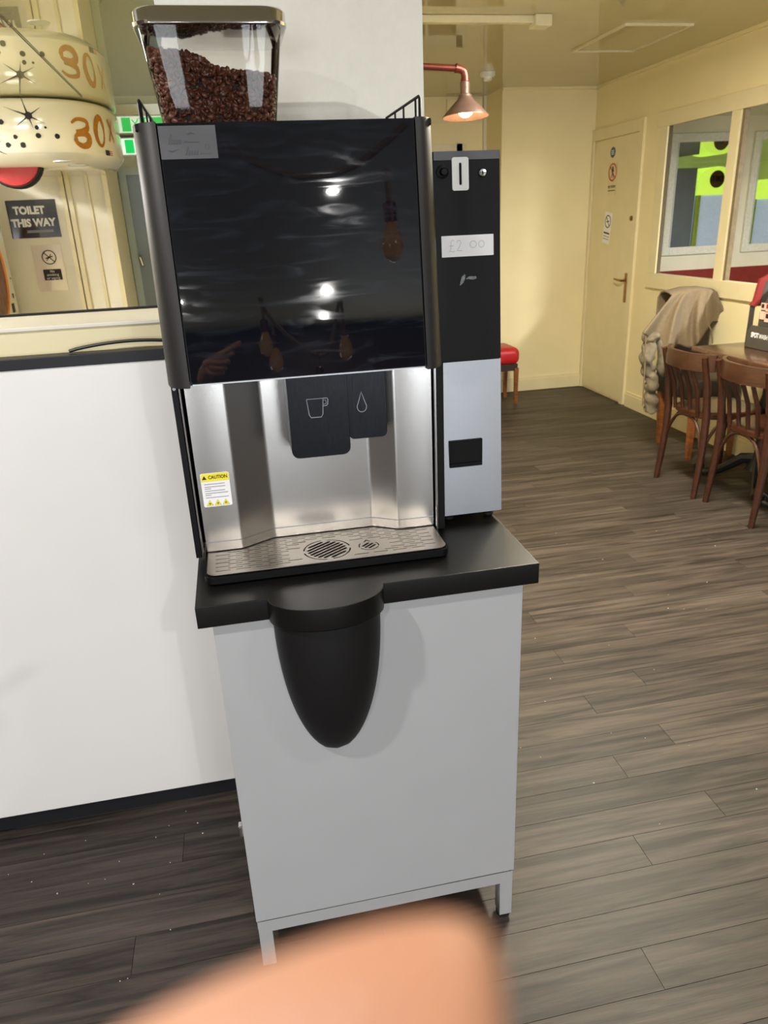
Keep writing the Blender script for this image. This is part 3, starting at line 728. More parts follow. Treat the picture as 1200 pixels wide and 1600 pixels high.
slot = [(-.0022, -.027), (.0022, -.027), (.0022, .027), (-.0022, .027)]
plate = obj('coin_plate', sheet([rrect(0, 0, .0155, .0275, .004, 4), rrect(0, 0, .0024, .0185, .0022, 3)], .002, cM_(pz.x, pz.z, .001)), 'white', coin)
obj('coin_slot', sheet([rrect(0, 0, .0026, .0187, .0022, 3)], .0006, cM_(pz.x, pz.z, .0004)), 'dark', plate)
p_ = AY(691, 269, 1.396)
kb = obj('reject_button', lathe(B(), [(.0115, 0), (.0115, -.003), (.009, -.004), (.0065, -.0045), (.0065, -.012), (.005, -.0135)], (p_.x-.001, cy_(p_.z)-.0015, p_.z), 'y', 20), 'black', coin, True)
p_ = AY(752, 270, 1.396)
lk = obj('lock', lathe(B(), [(.0078, 0), (.0078, -.004), (.0062, -.0062), (.003, -.0058)], (p_.x, cy_(p_.z)-.0015, p_.z), 'y', 20), 'chrome', coin, True)
obj('keyway', box(p_.x-.0008, p_.x+.0008, cy_(p_.z)-.0088, cy_(p_.z)-.0074, p_.z-.003, p_.z+.003), 'dark', lk)
pa, pb_ = AY(690, 386, 1.384), AY(771, 382, 1.384)
pw_, ph_ = pb_.x-pa.x, .037
prc = obj('price_note', sheet([rrect(0, 0, pw_/2, ph_/2, .0008, 2)], .0005, cM_((pa.x+pb_.x)/2, pa.z, .0006)), 'paper', coin); prc['label'] = 'white note handwritten £2 00'
bm = B(); pM = cM_((pa.x+pb_.x)/2, pa.z, .0009)
stroke(bm, [(-.026, .009), (-.029, .011), (-.032, .009), (-.032, .002), (-.033, -.006), (-.036, -.009), (-.032, -.0085), (-.028, -.0095), (-.025, -.008)], .0007, pM); stroke(bm, [(-.036, .0005), (-.027, .001)], .0007, pM)
stroke(bm, [(-.021, .006), (-.019, .0095), (-.015, .010), (-.013, .0065), (-.016, -.001), (-.021, -.008), (-.017, -.0075), (-.011, -.008)], .0007, pM)
stroke(bm, circ(.0105, .002, .0062, .006, 18), .0007, pM, .0003, True); stroke(bm, circ(.0265, .002, .0055, .0058, 18), .0007, pM, .0003, True)
obj('handwriting', bm, 'pencil', prc)
bm = B(); p_ = AY(725, 437, 1.38); tM = cM_(p_.x, p_.z, .0004)
stroke(bm, [(-.008, -.010), (-.004, -.004), (-.001, .004), (.002, .009)], [.001, .006, .007, .002], tM); stroke(bm, [(.004, .001), (.010, .003), (.018, .002), (.024, .003)], [.001, .005, .006, .004], tM)
obj('tape_scrap', bm, mat('glossy_tape_scrap', (104, 110, 108), .2, coat=.6, var=.3, scale=200), coin)
# reject cup opening
pa, pb_ = AY(700, 690, 1.37), AY(750, 684, 1.37); zz0, zz1 = AY(702, 728, 1.37).z, AY(700, 688, 1.37).z
fyc = cy_(1.05)
rj = obj('coin_return', box(pa.x, pb_.x, fyc-.0028, fyc+.004, zz0, zz1), 'dark', coin)
bm = B(); bx(bm, pa.x, pb_.x, fyc-.0065, fyc-.0005, zz0, zz0+.008); bx(bm, pa.x-.001, pa.x+.001, fyc-.004, fyc, zz0, zz1); bx(bm, pb_.x-.001, pb_.x+.001, fyc-.004, fyc, zz0, zz1); bx(bm, pa.x, pb_.x, fyc-.004, fyc, zz1-.001, zz1+.001)
obj('return_lip', bm, 'black', rj)
for xx in (.395, .483):
    for yy in (1.385, 1.57): f_ = obj('foot', lathe(B(), [(.011, .8905), (.011, .8955), (.008, .898)], (xx, yy, 0), 'z', 14), 'rubber', coin, True); obj('stem', lathe(B(), [(.0045, .897), (.0045, .909)], (xx, yy, 0), 'z', 12), 'chrome', f_, True)
obj('back_spine', box(.366, .3765, 1.40, 1.6, .91, 1.58), 'dark', coin)

# ================================================================== BOXING MACHINE behind the opening
bxm = thing('boxing_machine', 'cream boxing arcade machine with big rounded head under the glossy ceiling', 'arcade machine', (-1.0, 4.9, 0))
DC = (-.95, 4.75)
def drum_pt(a, k=1.0, e=2.6):
    c, s = math.cos(a), math.sin(a)
    return (DC[0]+.43*k*math.copysign(abs(c)**(2/e), c), DC[1]+.55*k*math.copysign(abs(s)**(2/e), s))
def drum_ring(z, k): return [(*drum_pt(2*PI*j/72, k), z) for j in range(72)]
hd = obj('head', loft(B(), [drum_ring(1.815, .90), drum_ring(1.855, .985), drum_ring(1.862, 1.0), drum_ring(2.07, 1.0), drum_ring(2.088, .985), drum_ring(2.0935, .96)]), 'boxcream', bxm, True, ang=50)
# wrap 2D marks round the head: u = arc length (m) from the front point to the right, v = height
_arc = [(0.0, -PI/2)]; _l = 0; _p = drum_pt(-PI/2)
for j in range(1, 400):
    a = -PI/2 + j*(PI*.75)/400; p = drum_pt(a); _l += math.hypot(p[0]-_p[0], p[1]-_p[1]); _p = p; _arc.append((_l, a))
def on_drum(u, v, off=.002):
    neg = u < 0; uu = abs(u)
    for k in range(len(_arc)-1):
        if _arc[k+1][0] >= uu: break
    a = _arc[k][1]
    if neg: a = -PI-a
    p = drum_pt(a, 1+off/.45); return Vector((p[0], p[1], v))
def wrap(bm):
    for v in bm.verts: v.co = on_drum(v.co.x, v.co.y, .0015)
    return bm
I4 = Matrix.Identity(4)
def proj(P):
    d = m3.transposed() @ (P-CAM); return 600+F*d.x/(-d.z), 800-F*d.y/(-d.z)
def find_u(px, py):
    best = None
    for k in range(-200, 399):
        u = k*.002; z = 1.95
        for _ in range(4):
            x_, y_ = proj(on_drum(u, z)); z += (y_-py)*.0038
        if best is None or abs(x_-px) < best[0]: best = (abs(x_-px), u, z)
    return best[1], best[2]
def blob(bm, u, v, r): 
    c_ = [bm.verts.new((u+r*math.cos(t), v+r*math.sin(t), 0)) for t in [2*PI*k/10 for k in range(10)]]; bm.faces.new(c_)
for (px, py, r) in ((58, 199, .010), (61, 212, .012), (90, 213, .012), (25, 214, .010), (15, 227, .012), (36, 227, .013), (2, 190, .012), (71, 199, .006)):
    u, v = find_u(px, py); bm = B(); blob(bm, u, v, r); obj('dot_print', wrap(bm), 'ink', hd)
for (px, py, R_) in ((44, 180, .1), (-12, 232, .09)):
    u, v = find_u(px, py); bm = B(); blob(bm, u, v, .017)
    for k, (a, ln) in enumerate(((1.75, 1.0), (.65, .75), (-.55, .8), (-1.4, .7), (-2.4, .85), (2.7, 1.15))):
        stroke(bm, [(u+R_*ln*t*math.cos(a), v+R_*ln*t*math.sin(a)*.8) for t in (0, .3, .6, 1)], [.012, .006, .003, .001], I4, 0)
    obj('star_print', wrap(bm), 'ink', hd)
bm = B()
def letter(px, py, strokes_, s):
    u, v = find_u(px, py)
    for pts, ws in strokes_: stroke(bm, [(u+x*s, v+yy*s) for x, yy in pts], [w_*s for w_ in ws], I4, 0)
def curve_pts(P, n=24):
    out = []
    for i in range(len(P)-1):
        p0, p1, p2, p3 = P[max(i-1, 0)], P[i], P[i+1], P[min(i+2, len(P)-1)]
        for k in range(6):
            t = k/6; out.append(tuple(.5*((2*p1[j])+(-p0[j]+p2[j])*t+(2*p0[j]-5*p1[j]+4*p2[j]-p3[j])*t*t+(-p0[j]+3*p1[j]-3*p2[j]+p3[j])*t**3) for j in (0, 1)))
    return out + [P[-1]]
Bs = curve_pts([(-.42, .38), (-.1, .56), (.38, .5), (.42, .22), (.1, .02), (-.22, -.04), (.2, -.02), (.44, -.2), (.34, -.48), (0, -.58), (-.3, -.42), (-.28, -.15), (-.1, .03)])
Os = [(.36*math.cos(a)+.06*math.sin(a), .62*math.sin(a)) for a in [1.9+2*PI*k/30 for k in range(31)]]
Xs = curve_pts([(-.3, .55), (0, .05), (.4, -.55)])
wB = [.10+.2*min(1, 3*min(k, len(Bs)-1-k)/len(Bs)) for k in range(len(Bs))]
wO = [.22+.1*math.sin(2*PI*k/30+1) for k in range(31)]
letter(127, 207, [(Bs, wB)], .105); letter(157, 206, [(Os, wO)], .105); letter(173, 205, [(Xs, [.2]*len(Xs)), ([(-x, yy) for x, yy in Xs], [.16]*len(Xs))], .095)
obj('lettering', wrap(bm), 'orange', hd)
# flag sticker at the lower corner
bm = B(); u, v = find_u(170, 236); stroke(bm, [(u-.035, 1.868), (u+.012, 1.868)], .026, I4, 0); obj('flag_canton', wrap(bm), mat('navy_print', (38, 40, 66), .4), hd)
bm = B()
for k in range(3): stroke(bm, [(u+.012, 1.859+k*.009), (u+.05, 1.859+k*.009)], .004, I4, 0)
obj('flag_stripes', wrap(bm), 'signred', hd)
# speaker rings under the head, punch pad, body
for (px, py) in ((100, 252), (122, 258)): p = AZ(px, py, 1.813); obj('speaker_ring', lathe(B(), [(.05, 0), (.05, -.004), (.035, -.004), (.03, -.001)], (p.x, p.y, 1.8135), 'z', 20), 'silver', bxm, True)
pc = AY(20, 252, 4.52)
pd = obj('punch_pad', lathe(B(), [(.10, -.02), (.135, -.012), (.142, 0), (.142, .06), (.12, .075)], (pc.x, 4.52, pc.z+.01), 'y', 32), 'rubber', bxm, True)
obj('pad_cover', lathe(B(), [(.02, -.032), (.09, -.03), (.127, -.022), (.130, -.013)], (pc.x, 4.52, pc.z+.01), 'y', 32), 'red', pd, True)
obj('pad_arm', tube(B(), [(pc.x, 4.56, pc.z+.05), (pc.x, 4.56, 1.85)], .025), 'chrome', bxm, True)
xr = AY(34, 503, 5.28).x
bd = obj('body', box(xr-.7, xr, 4.45, 5.28, 0, 1.81, bev=.012), 'boxcream', bxm)
dz_ = AX(5, 425, xr); dcy, dcz = 4.80, dz_.z
dsc = obj('target_disc', lathe(B(), [(.27, 0), (.27, .016), (.0, .018)], (xr, dcy, dcz), 'x', 48), 'disc', bxm, True)
bm = B(); Rg = [(xr+.012, dcy+.285*math.cos(2*PI*j/48), dcz+.285*math.sin(2*PI*j/48)) for j in range(48)]
tube(bm, Rg+[Rg[0]], .013, 8, False); obj('disc_ring', bm, 'ringorange', dsc, True)
bM = frame((xr+.001, 0, 0), (0, 1, 0), (0, 0, 1))
for (px, py, wd_, ln) in ((16, 435, .02, .012), (20, 462, .03, .03), (21, 481, .06, .055), (27, 498, .03, .055)):
    p = AX(px, py, xr); obj('symbol', stroke(B(), [(p.y, p.z-ln/2), (p.y, p.z+ln/2)], wd_, bM, .001), 'ink', bd)

# ================================================================== signs on the left
def sign(name, label, a, b, Y, m, bev=.0):
    o = tag(obj(name, box(min(a.x, b.x), max(a.x, b.x), Y-.004, Y-.001, min(a.z, b.z), max(a.z, b.z)), m), label, 'sign')
    return recenter(o, ((a.x+b.x)/2, Y, min(a.z, b.z)))
Y = 5.4
a, b = AY(8, 317, Y), AY(95, 368, Y)
ts = sign('toilet_sign', 'black laminated sign reading TOILET THIS WAY on cream boarding', Vector((a.x, 0, a.z+.012)), Vector((b.x+.005, 0, b.z-.008)), Y, 'laminate_dark')
cx_s, cz_s = (a.x+b.x)/2, (a.z+b.z)/2
fM = lambda x, z, d=.0055: frame((x, Y-d, z), (1, 0, 0), (0, 0, 1))
def serif(body, sz, Mx, width): return text_bm(body, sz, Mx, .0004, bold=.003, width=width)
obj('lettering', serif('TOILET', .062, fM(cx_s-.015, cz_s+.052), .19), 'paper', ts)
obj('lettering', serif('THIS WAY', .062, fM(cx_s+.0, cz_s-.022), .27), 'paper', ts)
bm = B(); stroke(bm, [(-.05, 0), (.11, 0)], .016, fM(cx_s, cz_s-.072)); obj('small_print', bm, 'linegrey', ts)
a, b = AY(48, 384, Y), AY(108, 453, Y)
ns = sign('no_smoking_sign', 'glossy laminated no smoking or vaping sign below the toilet sign', a, b, Y, 'laminate')
cx_s = (a.x+b.x)/2; bm = B(); p = AY(77, 402, Y); nM = fM(p.x, p.z)
stroke(bm, circ(0, 0, .042, .042, 24), .006, nM, .0003, True); stroke(bm, [(-.029, .029), (.029, -.029)], .006, nM); stroke(bm, [(-.022, -.006), (.022, .006)], .007, nM); stroke(bm, [(-.018, -.02), (.0, .0), (.014, .02)], .005, nM)
obj('no_smoking_symbol', bm, 'ink', ns)
p = AY(83, 429, Y); pl = obj('text_panel', sheet([rrect(0, 0, .056, .034, .004, 3)], .0006, fM(p.x, p.z, .005)), 'ink', ns)
for k, t_ in enumerate(('No', 'smoking', 'or vaping')): obj('lettering', text_bm(t_, .022, fM(p.x, p.z+.02-.021*k, .0058), .0002), 'paper', pl)
# exit sign box
Y = 5.93
a = AY(187, 219, Y); 
ex = thing('exit_sign', 'green and white lit fire exit sign on the lintel above the grey door', 'sign', (a.x+.15, Y, ZL-.125))
obj('case', box(a.x-.02, a.x+.40, Y, Y+.068, ZL-.128, ZL-.008, bev=.008), 'exitbody', ex)
obj('light_panel', box(a.x+.0, a.x+.385, Y-.004, Y, ZL-.118, ZL-.018), 'exitwhite', ex)
eM = frame((a.x, Y-.005, ZL-.068), (1, 0, 0), (0, 0, 1))
bm = B(); stroke(bm, [(.03, 0), (.09, 0)], .086, eM, .0008); stroke(bm, [(.15, 0), (.37, 0)], .086, eM, .0008); obj('green_field', bm, 'green', ex)
bm = B(); stroke(bm, [(.19, 0), (.215, .0), (.215, 0), (.25, 0)], [.07, .07, .07, .0], eM, .0015); obj('arrow', bm, 'exitwhite', ex)
bm = B()
for P, wd_ in (([(.10, -.03), (.115, -.01), (.12, .012)], .008), ([(.12, -.005), (.135, -.02), (.14, -.036)], .008), ([(.105, .012), (.12, .014), (.138, .004)], .006)): stroke(bm, P, wd_, eM, .0015)
stroke(bm, circ(.125, .026, .004, .004, 8), .007, eM, .0015, True); obj('running_figure', bm, 'green', ex)
# ceiling cable behind the opening
pa, pb_ = AZ(-6, 19, ZL-.004), AZ(128, 152, ZL-.004)
tag(obj('ceiling_cable', tube(B(), [pa, pb_], .0018, 6), 'cable', None, True), 'thin dark cable running straight along the ceiling over the boxing machine', 'cable')

# ================================================================== DINING SIDE: lamp, ceiling fittings
LY = 3.5
e0 = AY(716, 107, LY); tip = AY(725, 112, LY)
lp = thing('pipe_wall_lamp', 'copper pipe wall lamp with lit bulb under a flared shade', 'lamp', (.46, LY, e0.z))
bm = B(); tube(bm, [(.455, LY, e0.z+.035), (e0.x, LY, e0.z)], .0135, 12); obj('arm', bm, 'copper', lp, True)
bm = B(); tube(bm, [(e0.x-.012, LY, e0.z+.001), (e0.x+.008, LY, e0.z-.002), (e0.x+.026, LY, e0.z-.012), (e0.x+.031, LY, e0.z-.032), (e0.x+.030, LY, e0.z-.048)], [.019, .0165, .0165, .0165, .019], 12); obj('elbow', bm, 'copper', lp, True)
obj('wall_rose', lathe(B(), [(.045, 0), (.045, .012), (.02, .016)], (.451, LY, e0.z+.035), 'x', 20), 'copper', lp, True)
sx, sz = e0.x+.030, e0.z-.05
obj('lamp_holder', lathe(B(), [(.018, 0), (.021, -.003), (.021, -.048), (.024, -.05), (.030, -.052), (.030, -.062), (.026, -.064)], (sx, LY, sz), 'z', 20), 'shade', lp, True)
sd = obj('shade', lathe(B(), [(.028, -.055), (.034, -.068), (.06, -.092), (.102, -.135), (.103, -.138), (.100, -.138), (.058, -.095), (.03, -.07)], (sx, LY, sz), 'z', 40, False), 'shade', lp, True)
obj('bulb', lathe(B(), [(.012, -.05), (.014, -.062), (.028, -.082), (.034, -.104), (.029, -.126), (.014, -.137), (.002, -.139)], (sx, LY, sz), 'z', 20), 'bulb', lp, True)
for o_ in [c for c in lp.children if c.name.split('.')[0] in ('shade', 'bulb', 'lamp_holder')]:
    pv = Vector((sx, LY, sz)) - ORG[lp.name]
    o_.data.transform(Matrix.Translation(pv) @ Matrix.Rotation(math.radians(-3.5), 4, 'X') @ Matrix.Translation(-pv))
l = bpy.data.lights.new('lamp_glow', 'POINT'); l.energy = 4; l.color = (1, .72, .38); l.shadow_soft_size = .03
lo = bpy.data.objects.new('lamp_glow', l); lo.location = (sx, LY-.02, sz-.165); COL.objects.link(lo)
# conduit and junction box on the ceiling
c0, c1 = AZ(640, 37, ZC-.02), AZ(832, 32, ZC-.02)
cdn = thing('ceiling_conduit', 'white cable trunking and junction box fixed across the ceiling', 'cable trunking', (1.3, c1.y, ZC-.03))
obj('trunking', box(.46, c1.x, c1.y-.02, c1.y+.02, ZC-.034, ZC-.0005, bev=.004), 'whitepaint', cdn)
obj('junction_box', box(c1.x, c1.x+.088, c1.y-.045, c1.y+.045, ZC-.052, ZC-.0005, bev=.004), 'whitepaint', cdn)
# access hatch
q = [AZ(*p, ZC) for p in ((897, 78), (973, 40), (1080, 37), (1000, 75))]
hx0, hx1, hy0, hy1 = q[0].x, q[2].x, q[2].y, q[0].y
hs = thing('ceiling_hatch', 'square access hatch with slim raised edge in the ceiling', 'hatch', ((hx0+hx1)/2, (hy0+hy1)/2, ZC-.012))
obj('panel', box(hx0, hx1, hy0, hy1, ZC-.006, ZC-.0005), 'ceil', hs)
bm = B()
for (a_, b_, c_, d_) in ((hx0-.012, hx0, hy0-.012, hy1+.012), (hx1, hx1+.012, hy0-.012, hy1+.012), (hx0, hx1, hy0-.012, hy0), (hx0, hx1, hy1, hy1+.012)): bx(bm, a_, b_, c_, d_, ZC-.012, ZC-.0005)
obj('edge_frame', bm, 'whitepaint', hs)
p = AZ(762, 113, ZC)
sdt = thing('smoke_detector', 'round white smoke detector on the ceiling near the alcove corner', 'smoke detector', (p.x, p.y, ZC-.05))
obj('base', lathe(B(), [(.052, -.0005), (.052, -.02), (.045, -.028)], (p.x, p.y, ZC), 'z', 24), 'white', sdt, True)
obj('sensor', lathe(B(), [(.03, -.026), (.03, -.045), (.022, -.052)], (p.x, p.y, ZC), 'z', 20), 'white', sdt, True)

# door signs
def dsign(px, py): p = AX(px, py, XW-.006); return p
DM = lambda y, z, d=.0: frame((XW-.0075-d, y, z), (0, -1, 0), (0, 0, 1))
p = dsign(958, 238)
s1 = tag(obj('fire_door_sign', sheet([circ(0, 0, .038, .038, 24)], .002, DM(p.y, p.z)), 'bluesign'), 'small round blue sign at the top of the cream door', 'sign'); recenter(s1, (XW-.008, p.y, p.z))
bm = B()
for k in (-1, 0, 1): stroke(bm, [(-.022, k*.012), (.022, k*.012)], .005, DM(p.y, p.z, .0015))
obj('lettering', bm, 'paper', s1)
p = dsign(957, 280)
s2 = tag(obj('no_entry_sign', sheet([[(-.07, -.115), (.07, -.115), (.07, .115), (-.07, .115)]], .001, DM(p.y, p.z)), mat('clear_sticker', (222, 210, 172), .35)), 'NO ENTRY sticker with red ring and walking figure on the door', 'sign'); recenter(s2, (XW-.008, p.y, p.z-.115))
bm = B(); pM = DM(p.y, p.z+.05, .001)
stroke(bm, circ(0, 0, .060, .060, 30), .012, pM, .0008, True); stroke(bm, [(-.042, .042), (.042, -.042)], .010, pM, .0008); obj('red_ring', bm, 'signred', s2)
bm = B(); stroke(bm, circ(.0, .034, .005, .005, 8), .008, pM, .0005, True); stroke(bm, [(0, .026), (0, -.006)], .018, pM, .0005); stroke(bm, [(0, -.004), (-.012, -.024), (-.02, -.042)], .008, pM, .0005); stroke(bm, [(0, -.004), (.010, -.022), (.012, -.042)], .008, pM, .0005); stroke(bm, [(0, .02), (-.02, .0)], .006, pM, .0005); stroke(bm, [(0, .02), (.02, .004)], .006, pM, .0005)
obj('walking_figure', bm, 'ink', s2)
obj('lettering', text_bm('NO ENTRY', .026, DM(p.y, p.z-.055, .001), .0002, bold=.0006, width=.118), 'ink', s2)
bm = B(); stroke(bm, [(-.058, -.082), (.058, -.082)], .006, DM(p.y, p.z, .001)); obj('small_print', bm, 'ink', s2)
p = dsign(949, 356); rotm = Matrix.Rotation(-.14, 4, 'Z')
DMr = DM(p.y, p.z) @ rotm
s3 = tag(obj('no_smoking_notice', sheet([[(-.062, -.118), (.062, -.118), (.062, .118), (-.062, .118)]], .001, DMr), 'paper'), 'tilted white no smoking notice below the no entry sticker', 'sign'); recenter(s3, (XW-.008, p.y, p.z-.118))
bm = B(); DMr2 = DM(p.y, p.z, .001) @ rotm
stroke(bm, circ(0, .048, .045, .045, 28), .008, DMr2, .0006, True); stroke(bm, [(-.03, .078), (.03, .018)], .008, DMr2, .0006); stroke(bm, [(-.024, .042), (.024, .054)], .007, DMr2, .0006)
for k, yy in enumerate((-.04, -.065, -.085)): stroke(bm, [(-.048, yy), (.048, yy)], .012 if k == 0 else .004, DMr2, .0006)
obj('print', bm, 'ink', s3)

# ================================================================== side room: framed mirrors, machines that show in them
def framed_mirror(x0, x1, z0, z1, label):
    t = thing('framed_mirror', label, 'mirror', ((x0+x1)/2, MY-.02, z0), 'framed mirrors in the side room')
    fw_ = .065
    for (a_, b_, c_, d_) in ((x0, x0+fw_, z0, z1), (x1-fw_, x1, z0, z1), (x0+fw_, x1-fw_, z0, z0+fw_), (x0+fw_, x1-fw_, z1-fw_, z1)):
        bm = box(a_, b_, MY-.03, MY-.001, c_, d_, bev=.006)
        obj('frame_side', bm, 'framewhite', t)
    for (a_, b_, c_, d_) in ((x0+fw_-.012, x0+fw_, z0+fw_, z1-fw_), (x1-fw_, x1-fw_+.012, z0+fw_, z1-fw_)): obj('inner_bead', box(a_, b_, MY-.034, MY-.02, c_, d_), 'silver', t)
    obj('glass', box(x0+fw_-.004, x1-fw_+.004, MY-.014, MY-.012, z0+fw_-.004, z1-fw_+.004), 'mirror', t)
framed_mirror(3.60, 4.27, 1.10, 2.03, 'white carved frame mirror seen through the opening nearest the door')
framed_mirror(4.35, 5.1, 1.095, 2.03, 'white carved frame mirror seen right of the slim post')
VM = 11.7
def RV(px, py, v=VM): p = AY(px, py, v); return Vector((p.x, 2*MY-v, p.z))
def claw(name, label, px, wd_, zt, cat='arcade machine', badge=True, dz=.42):
    c = RV(px, 282); yb = c.y
    t = thing(name, label, cat, (c.x, yb-.35, 0), 'lime lit prize machines in the side room')
    hb = zt-dz
    pts = [(-wd_/2, 0), (wd_/2, 0), (wd_/2, dz*.62)] + [(wd_/2*1.06*math.cos(a), dz*.5+dz*.5*math.sin(a)) for a in [PI*k/14 for k in range(15)]] + [(-wd_/2, dz*.62)]
    h_ = obj('lit_head', sheet([pts], .5, frame((c.x, yb-.25, hb), (-1, 0, 0), (0, 0, 1))), 'lime', t)
    if badge:
        obj('badge', sheet([circ(0, 0, .13, .13, 28)], .01, frame((c.x, yb+.012, hb+dz*.55), (-1, 0, 0), (0, 0, 1))), 'tikibrown', h_)
        obj('lettering', text_bm('TIKI', .12, frame((c.x, yb+.02, hb+dz*.55), (1, 0, 0), (0, 0, 1)), .002, bold=.004), 'ink', h_)
    for s in (-1, 1): obj('corner_post', box(c.x+s*(wd_/2-.03)-.03, c.x+s*(wd_/2-.03)+.03, yb-.06, yb, .7, hb), 'limeplain', t)
    obj('glass_case', box(c.x-wd_/2+.06, c.x+wd_/2-.06, yb-.5, yb-.02, .75, hb), 'coolglass', t)
    obj('cabinet', box(c.x-wd_/2, c.x+wd_/2, yb-.55, yb, 0, .75, bev=.01), 'bluegrey', t)
    return t
claw('prize_machine', 'lime green lit prize machine with brown round badge reflected in the left mirror', 1118, .62, RV(1118, 260).z)
claw('prize_machine', 'lime green lit prize machine partly reflected in the mirror right of the post', 1203, .55, RV(1190, 280).z, badge=False, dz=.3)
ga, gb_ = RV(1040, 264), RV(1083, 368)
lk = thing('steel_locker', 'blue grey steel cupboard reflected at the left of the mirror', 'cupboard', ((ga.x+gb_.x)/2, ga.y-.3, 0))
obj('body', box(ga.x-.1, gb_.x-.06, ga.y-.5, ga.y, 0, ga.z, bev=.005), 'bluegrey', lk)
obj('handle', box(ga.x+.06, ga.x+.09, ga.y, ga.y+.03, 1.1, 1.75), 'ink', lk)
obj('vent_plate', box(ga.x+.03, ga.x+.16, ga.y, ga.y+.01, 1.78, 1.88), 'ink', lk)

# ================================================================== TABLE, CHAIRS
TX0, TX1, TY0, TY1, TZT = 2.50, 3.02, 2.55, 3.755, .75
tb = thing('cafe_table', 'dark grained wooden table with black cast iron base against the cream wall', 'table', (2.77, 3.15, 0))
obj('tabletop', box(TX0, TX1, TY0, TY1, TZT-.03, TZT, bev=.006, seg=3), 'tablewood', tb, True, ang=50)
for yc in (3.42, 2.85):
    cxm = 2.77
    obj('column', lathe(B(), [(.07, .10), (.05, .13), (.028, .2), (.03, .4), (.045, .46), (.03, .52), (.03, .68), (.09, .72)], (cxm, yc, 0), 'z', 18), 'iron', tb, True)
    for k in range(4):
        a = PI/4 + k*PI/2; L_ = .36; dx, dy = math.cos(a), math.sin(a)
        pts = [(cxm+dx*r_*.72, yc+dy*r_*.95, z_) for r_, z_ in ((.02, .16), (.10, .15), (.19, .09), (.27, .045), (.34, .03), (.385, .04), (.395, .065), (.375, .085), (.35, .075), (.35, .055))]
        obj('scroll_foot', tube(B(), pts, [.03, .03, .024, .022, .022, .018, .016, .014, .012, .008], 8), 'iron', tb, True)

def bentwood(mt):
    """local: origin on the floor under the seat centre, facing +x"""
    t = thing('bentwood_chair', '', 'chair', (0, 0, 0), 'bentwood chairs along the table')
    sw_ = .19
    # seat
    def ring(z, k): return [(.01+.205*k*math.copysign(abs(math.cos(a))**.7, math.cos(a)), (.195 if math.cos(a) > 0 else .18)*k*math.copysign(abs(math.sin(a))**.7, math.sin(a)), z) for a in [2*PI*j/36 for j in range(36)]]
    obj('seat', loft(B(), [ring(.425, .97), ring(.43, 1), ring(.452, 1), ring(.458, .96), ring(.455, .7)]), mt, t, True, True)
    for s in (-1, 1):
        obj('rear_leg', tube(B(), [(-.205, s*.187, 0), (-.19, s*.184, .14), (-.178, s*.180, .30), (-.178, s*.178, .45), (-.196, s*.180, .62), (-.232, s*.184, .765)], [.015, .018, .0205, .021, .019, .0155], 10), mt, t, True, True)
        obj('front_leg', tube(B(), [(.20, s*.175, 0), (.185, s*.165, .25), (.175, s*.158, .43)], [.0135, .016, .019], 10), mt, t, True, True)
    # curved crest rail
    R = []
    for j in range(15):
        a = -1.25 + 2.5*j/14; xx = -.065 - .165*math.cos(a)**1 ; yy = .205*math.sin(a)/math.sin(1.25)
        xx = -.262 + .085*(abs(yy)/.205)**3
        nx = -1 if abs(yy) < .15 else -.8; ny = 0 if abs(yy) < .15 else math.copysign(.6, yy)
        h0, h1 = .690, .778
        R.append([(xx+nx*.011, yy+ny*.011, h0), (xx+nx*.013, yy+ny*.013, (h0+h1)/2), (xx+nx*.010, yy+ny*.010, h1), (xx-nx*.010, yy-ny*.010, h1), (xx-nx*.010, yy-ny*.010, h0)])
    obj('crest_rail', loft(B(), R), mt, t, True, True, ang=50)
    for yy in (-.105, -.035, .035, .105):
        obj('spindle', tube(B(), [(-.18, yy, .44), (-.20, yy*1.03, .58), (-.25, yy*1.05, .70)], [.0105, .0115, .0105], 8), mt, t, True, True)
    # arched braces under the seat
    for (pa_, pb2, pm_) in (((-.184, -.176, .24), (-.184, .176, .24), (-.175, 0, .42)), ((.19, -.165, .24), (.19, .165, .24), (.178, 0, .415)), ((-.18, -.178, .26), (.185, -.166, .26), (-.0, -.165, .42)), ((-.18, .178, .26), (.185, .166, .26), (0, .165, .42))):
        pts = []
        for j in range(13):
            s = j/12; e = 1-abs(2*s-1)**3.2
            pts.append(tuple(pa_[i]+(pb2[i]-pa_[i])*s for i in (0, 1)) + (pa_[2]+(pm_[2]-pa_[2])*e,))
        pts = [(x+(pm_[0]-(pa_[0]+pb2[0])/2)*(1-abs(2*j/12-1)**3), yy, z) for j, (x, yy, z) in enumerate(pts)]
        obj('arched_brace', tube(B(), pts, .0088, 8), mt, t, True, True)
    return t
ch1 = bentwood('chairwood'); ch2 = copy_tree(ch1)
ch1.location = (2.543, 3.532, 0); ch1['label'] = 'red brown bentwood chair at the table end nearest the draped hoodie'
ch2.location = (2.576, 3.096, 0); ch2['label'] = 'red brown bentwood chair nearer the camera, cut by the right edge'
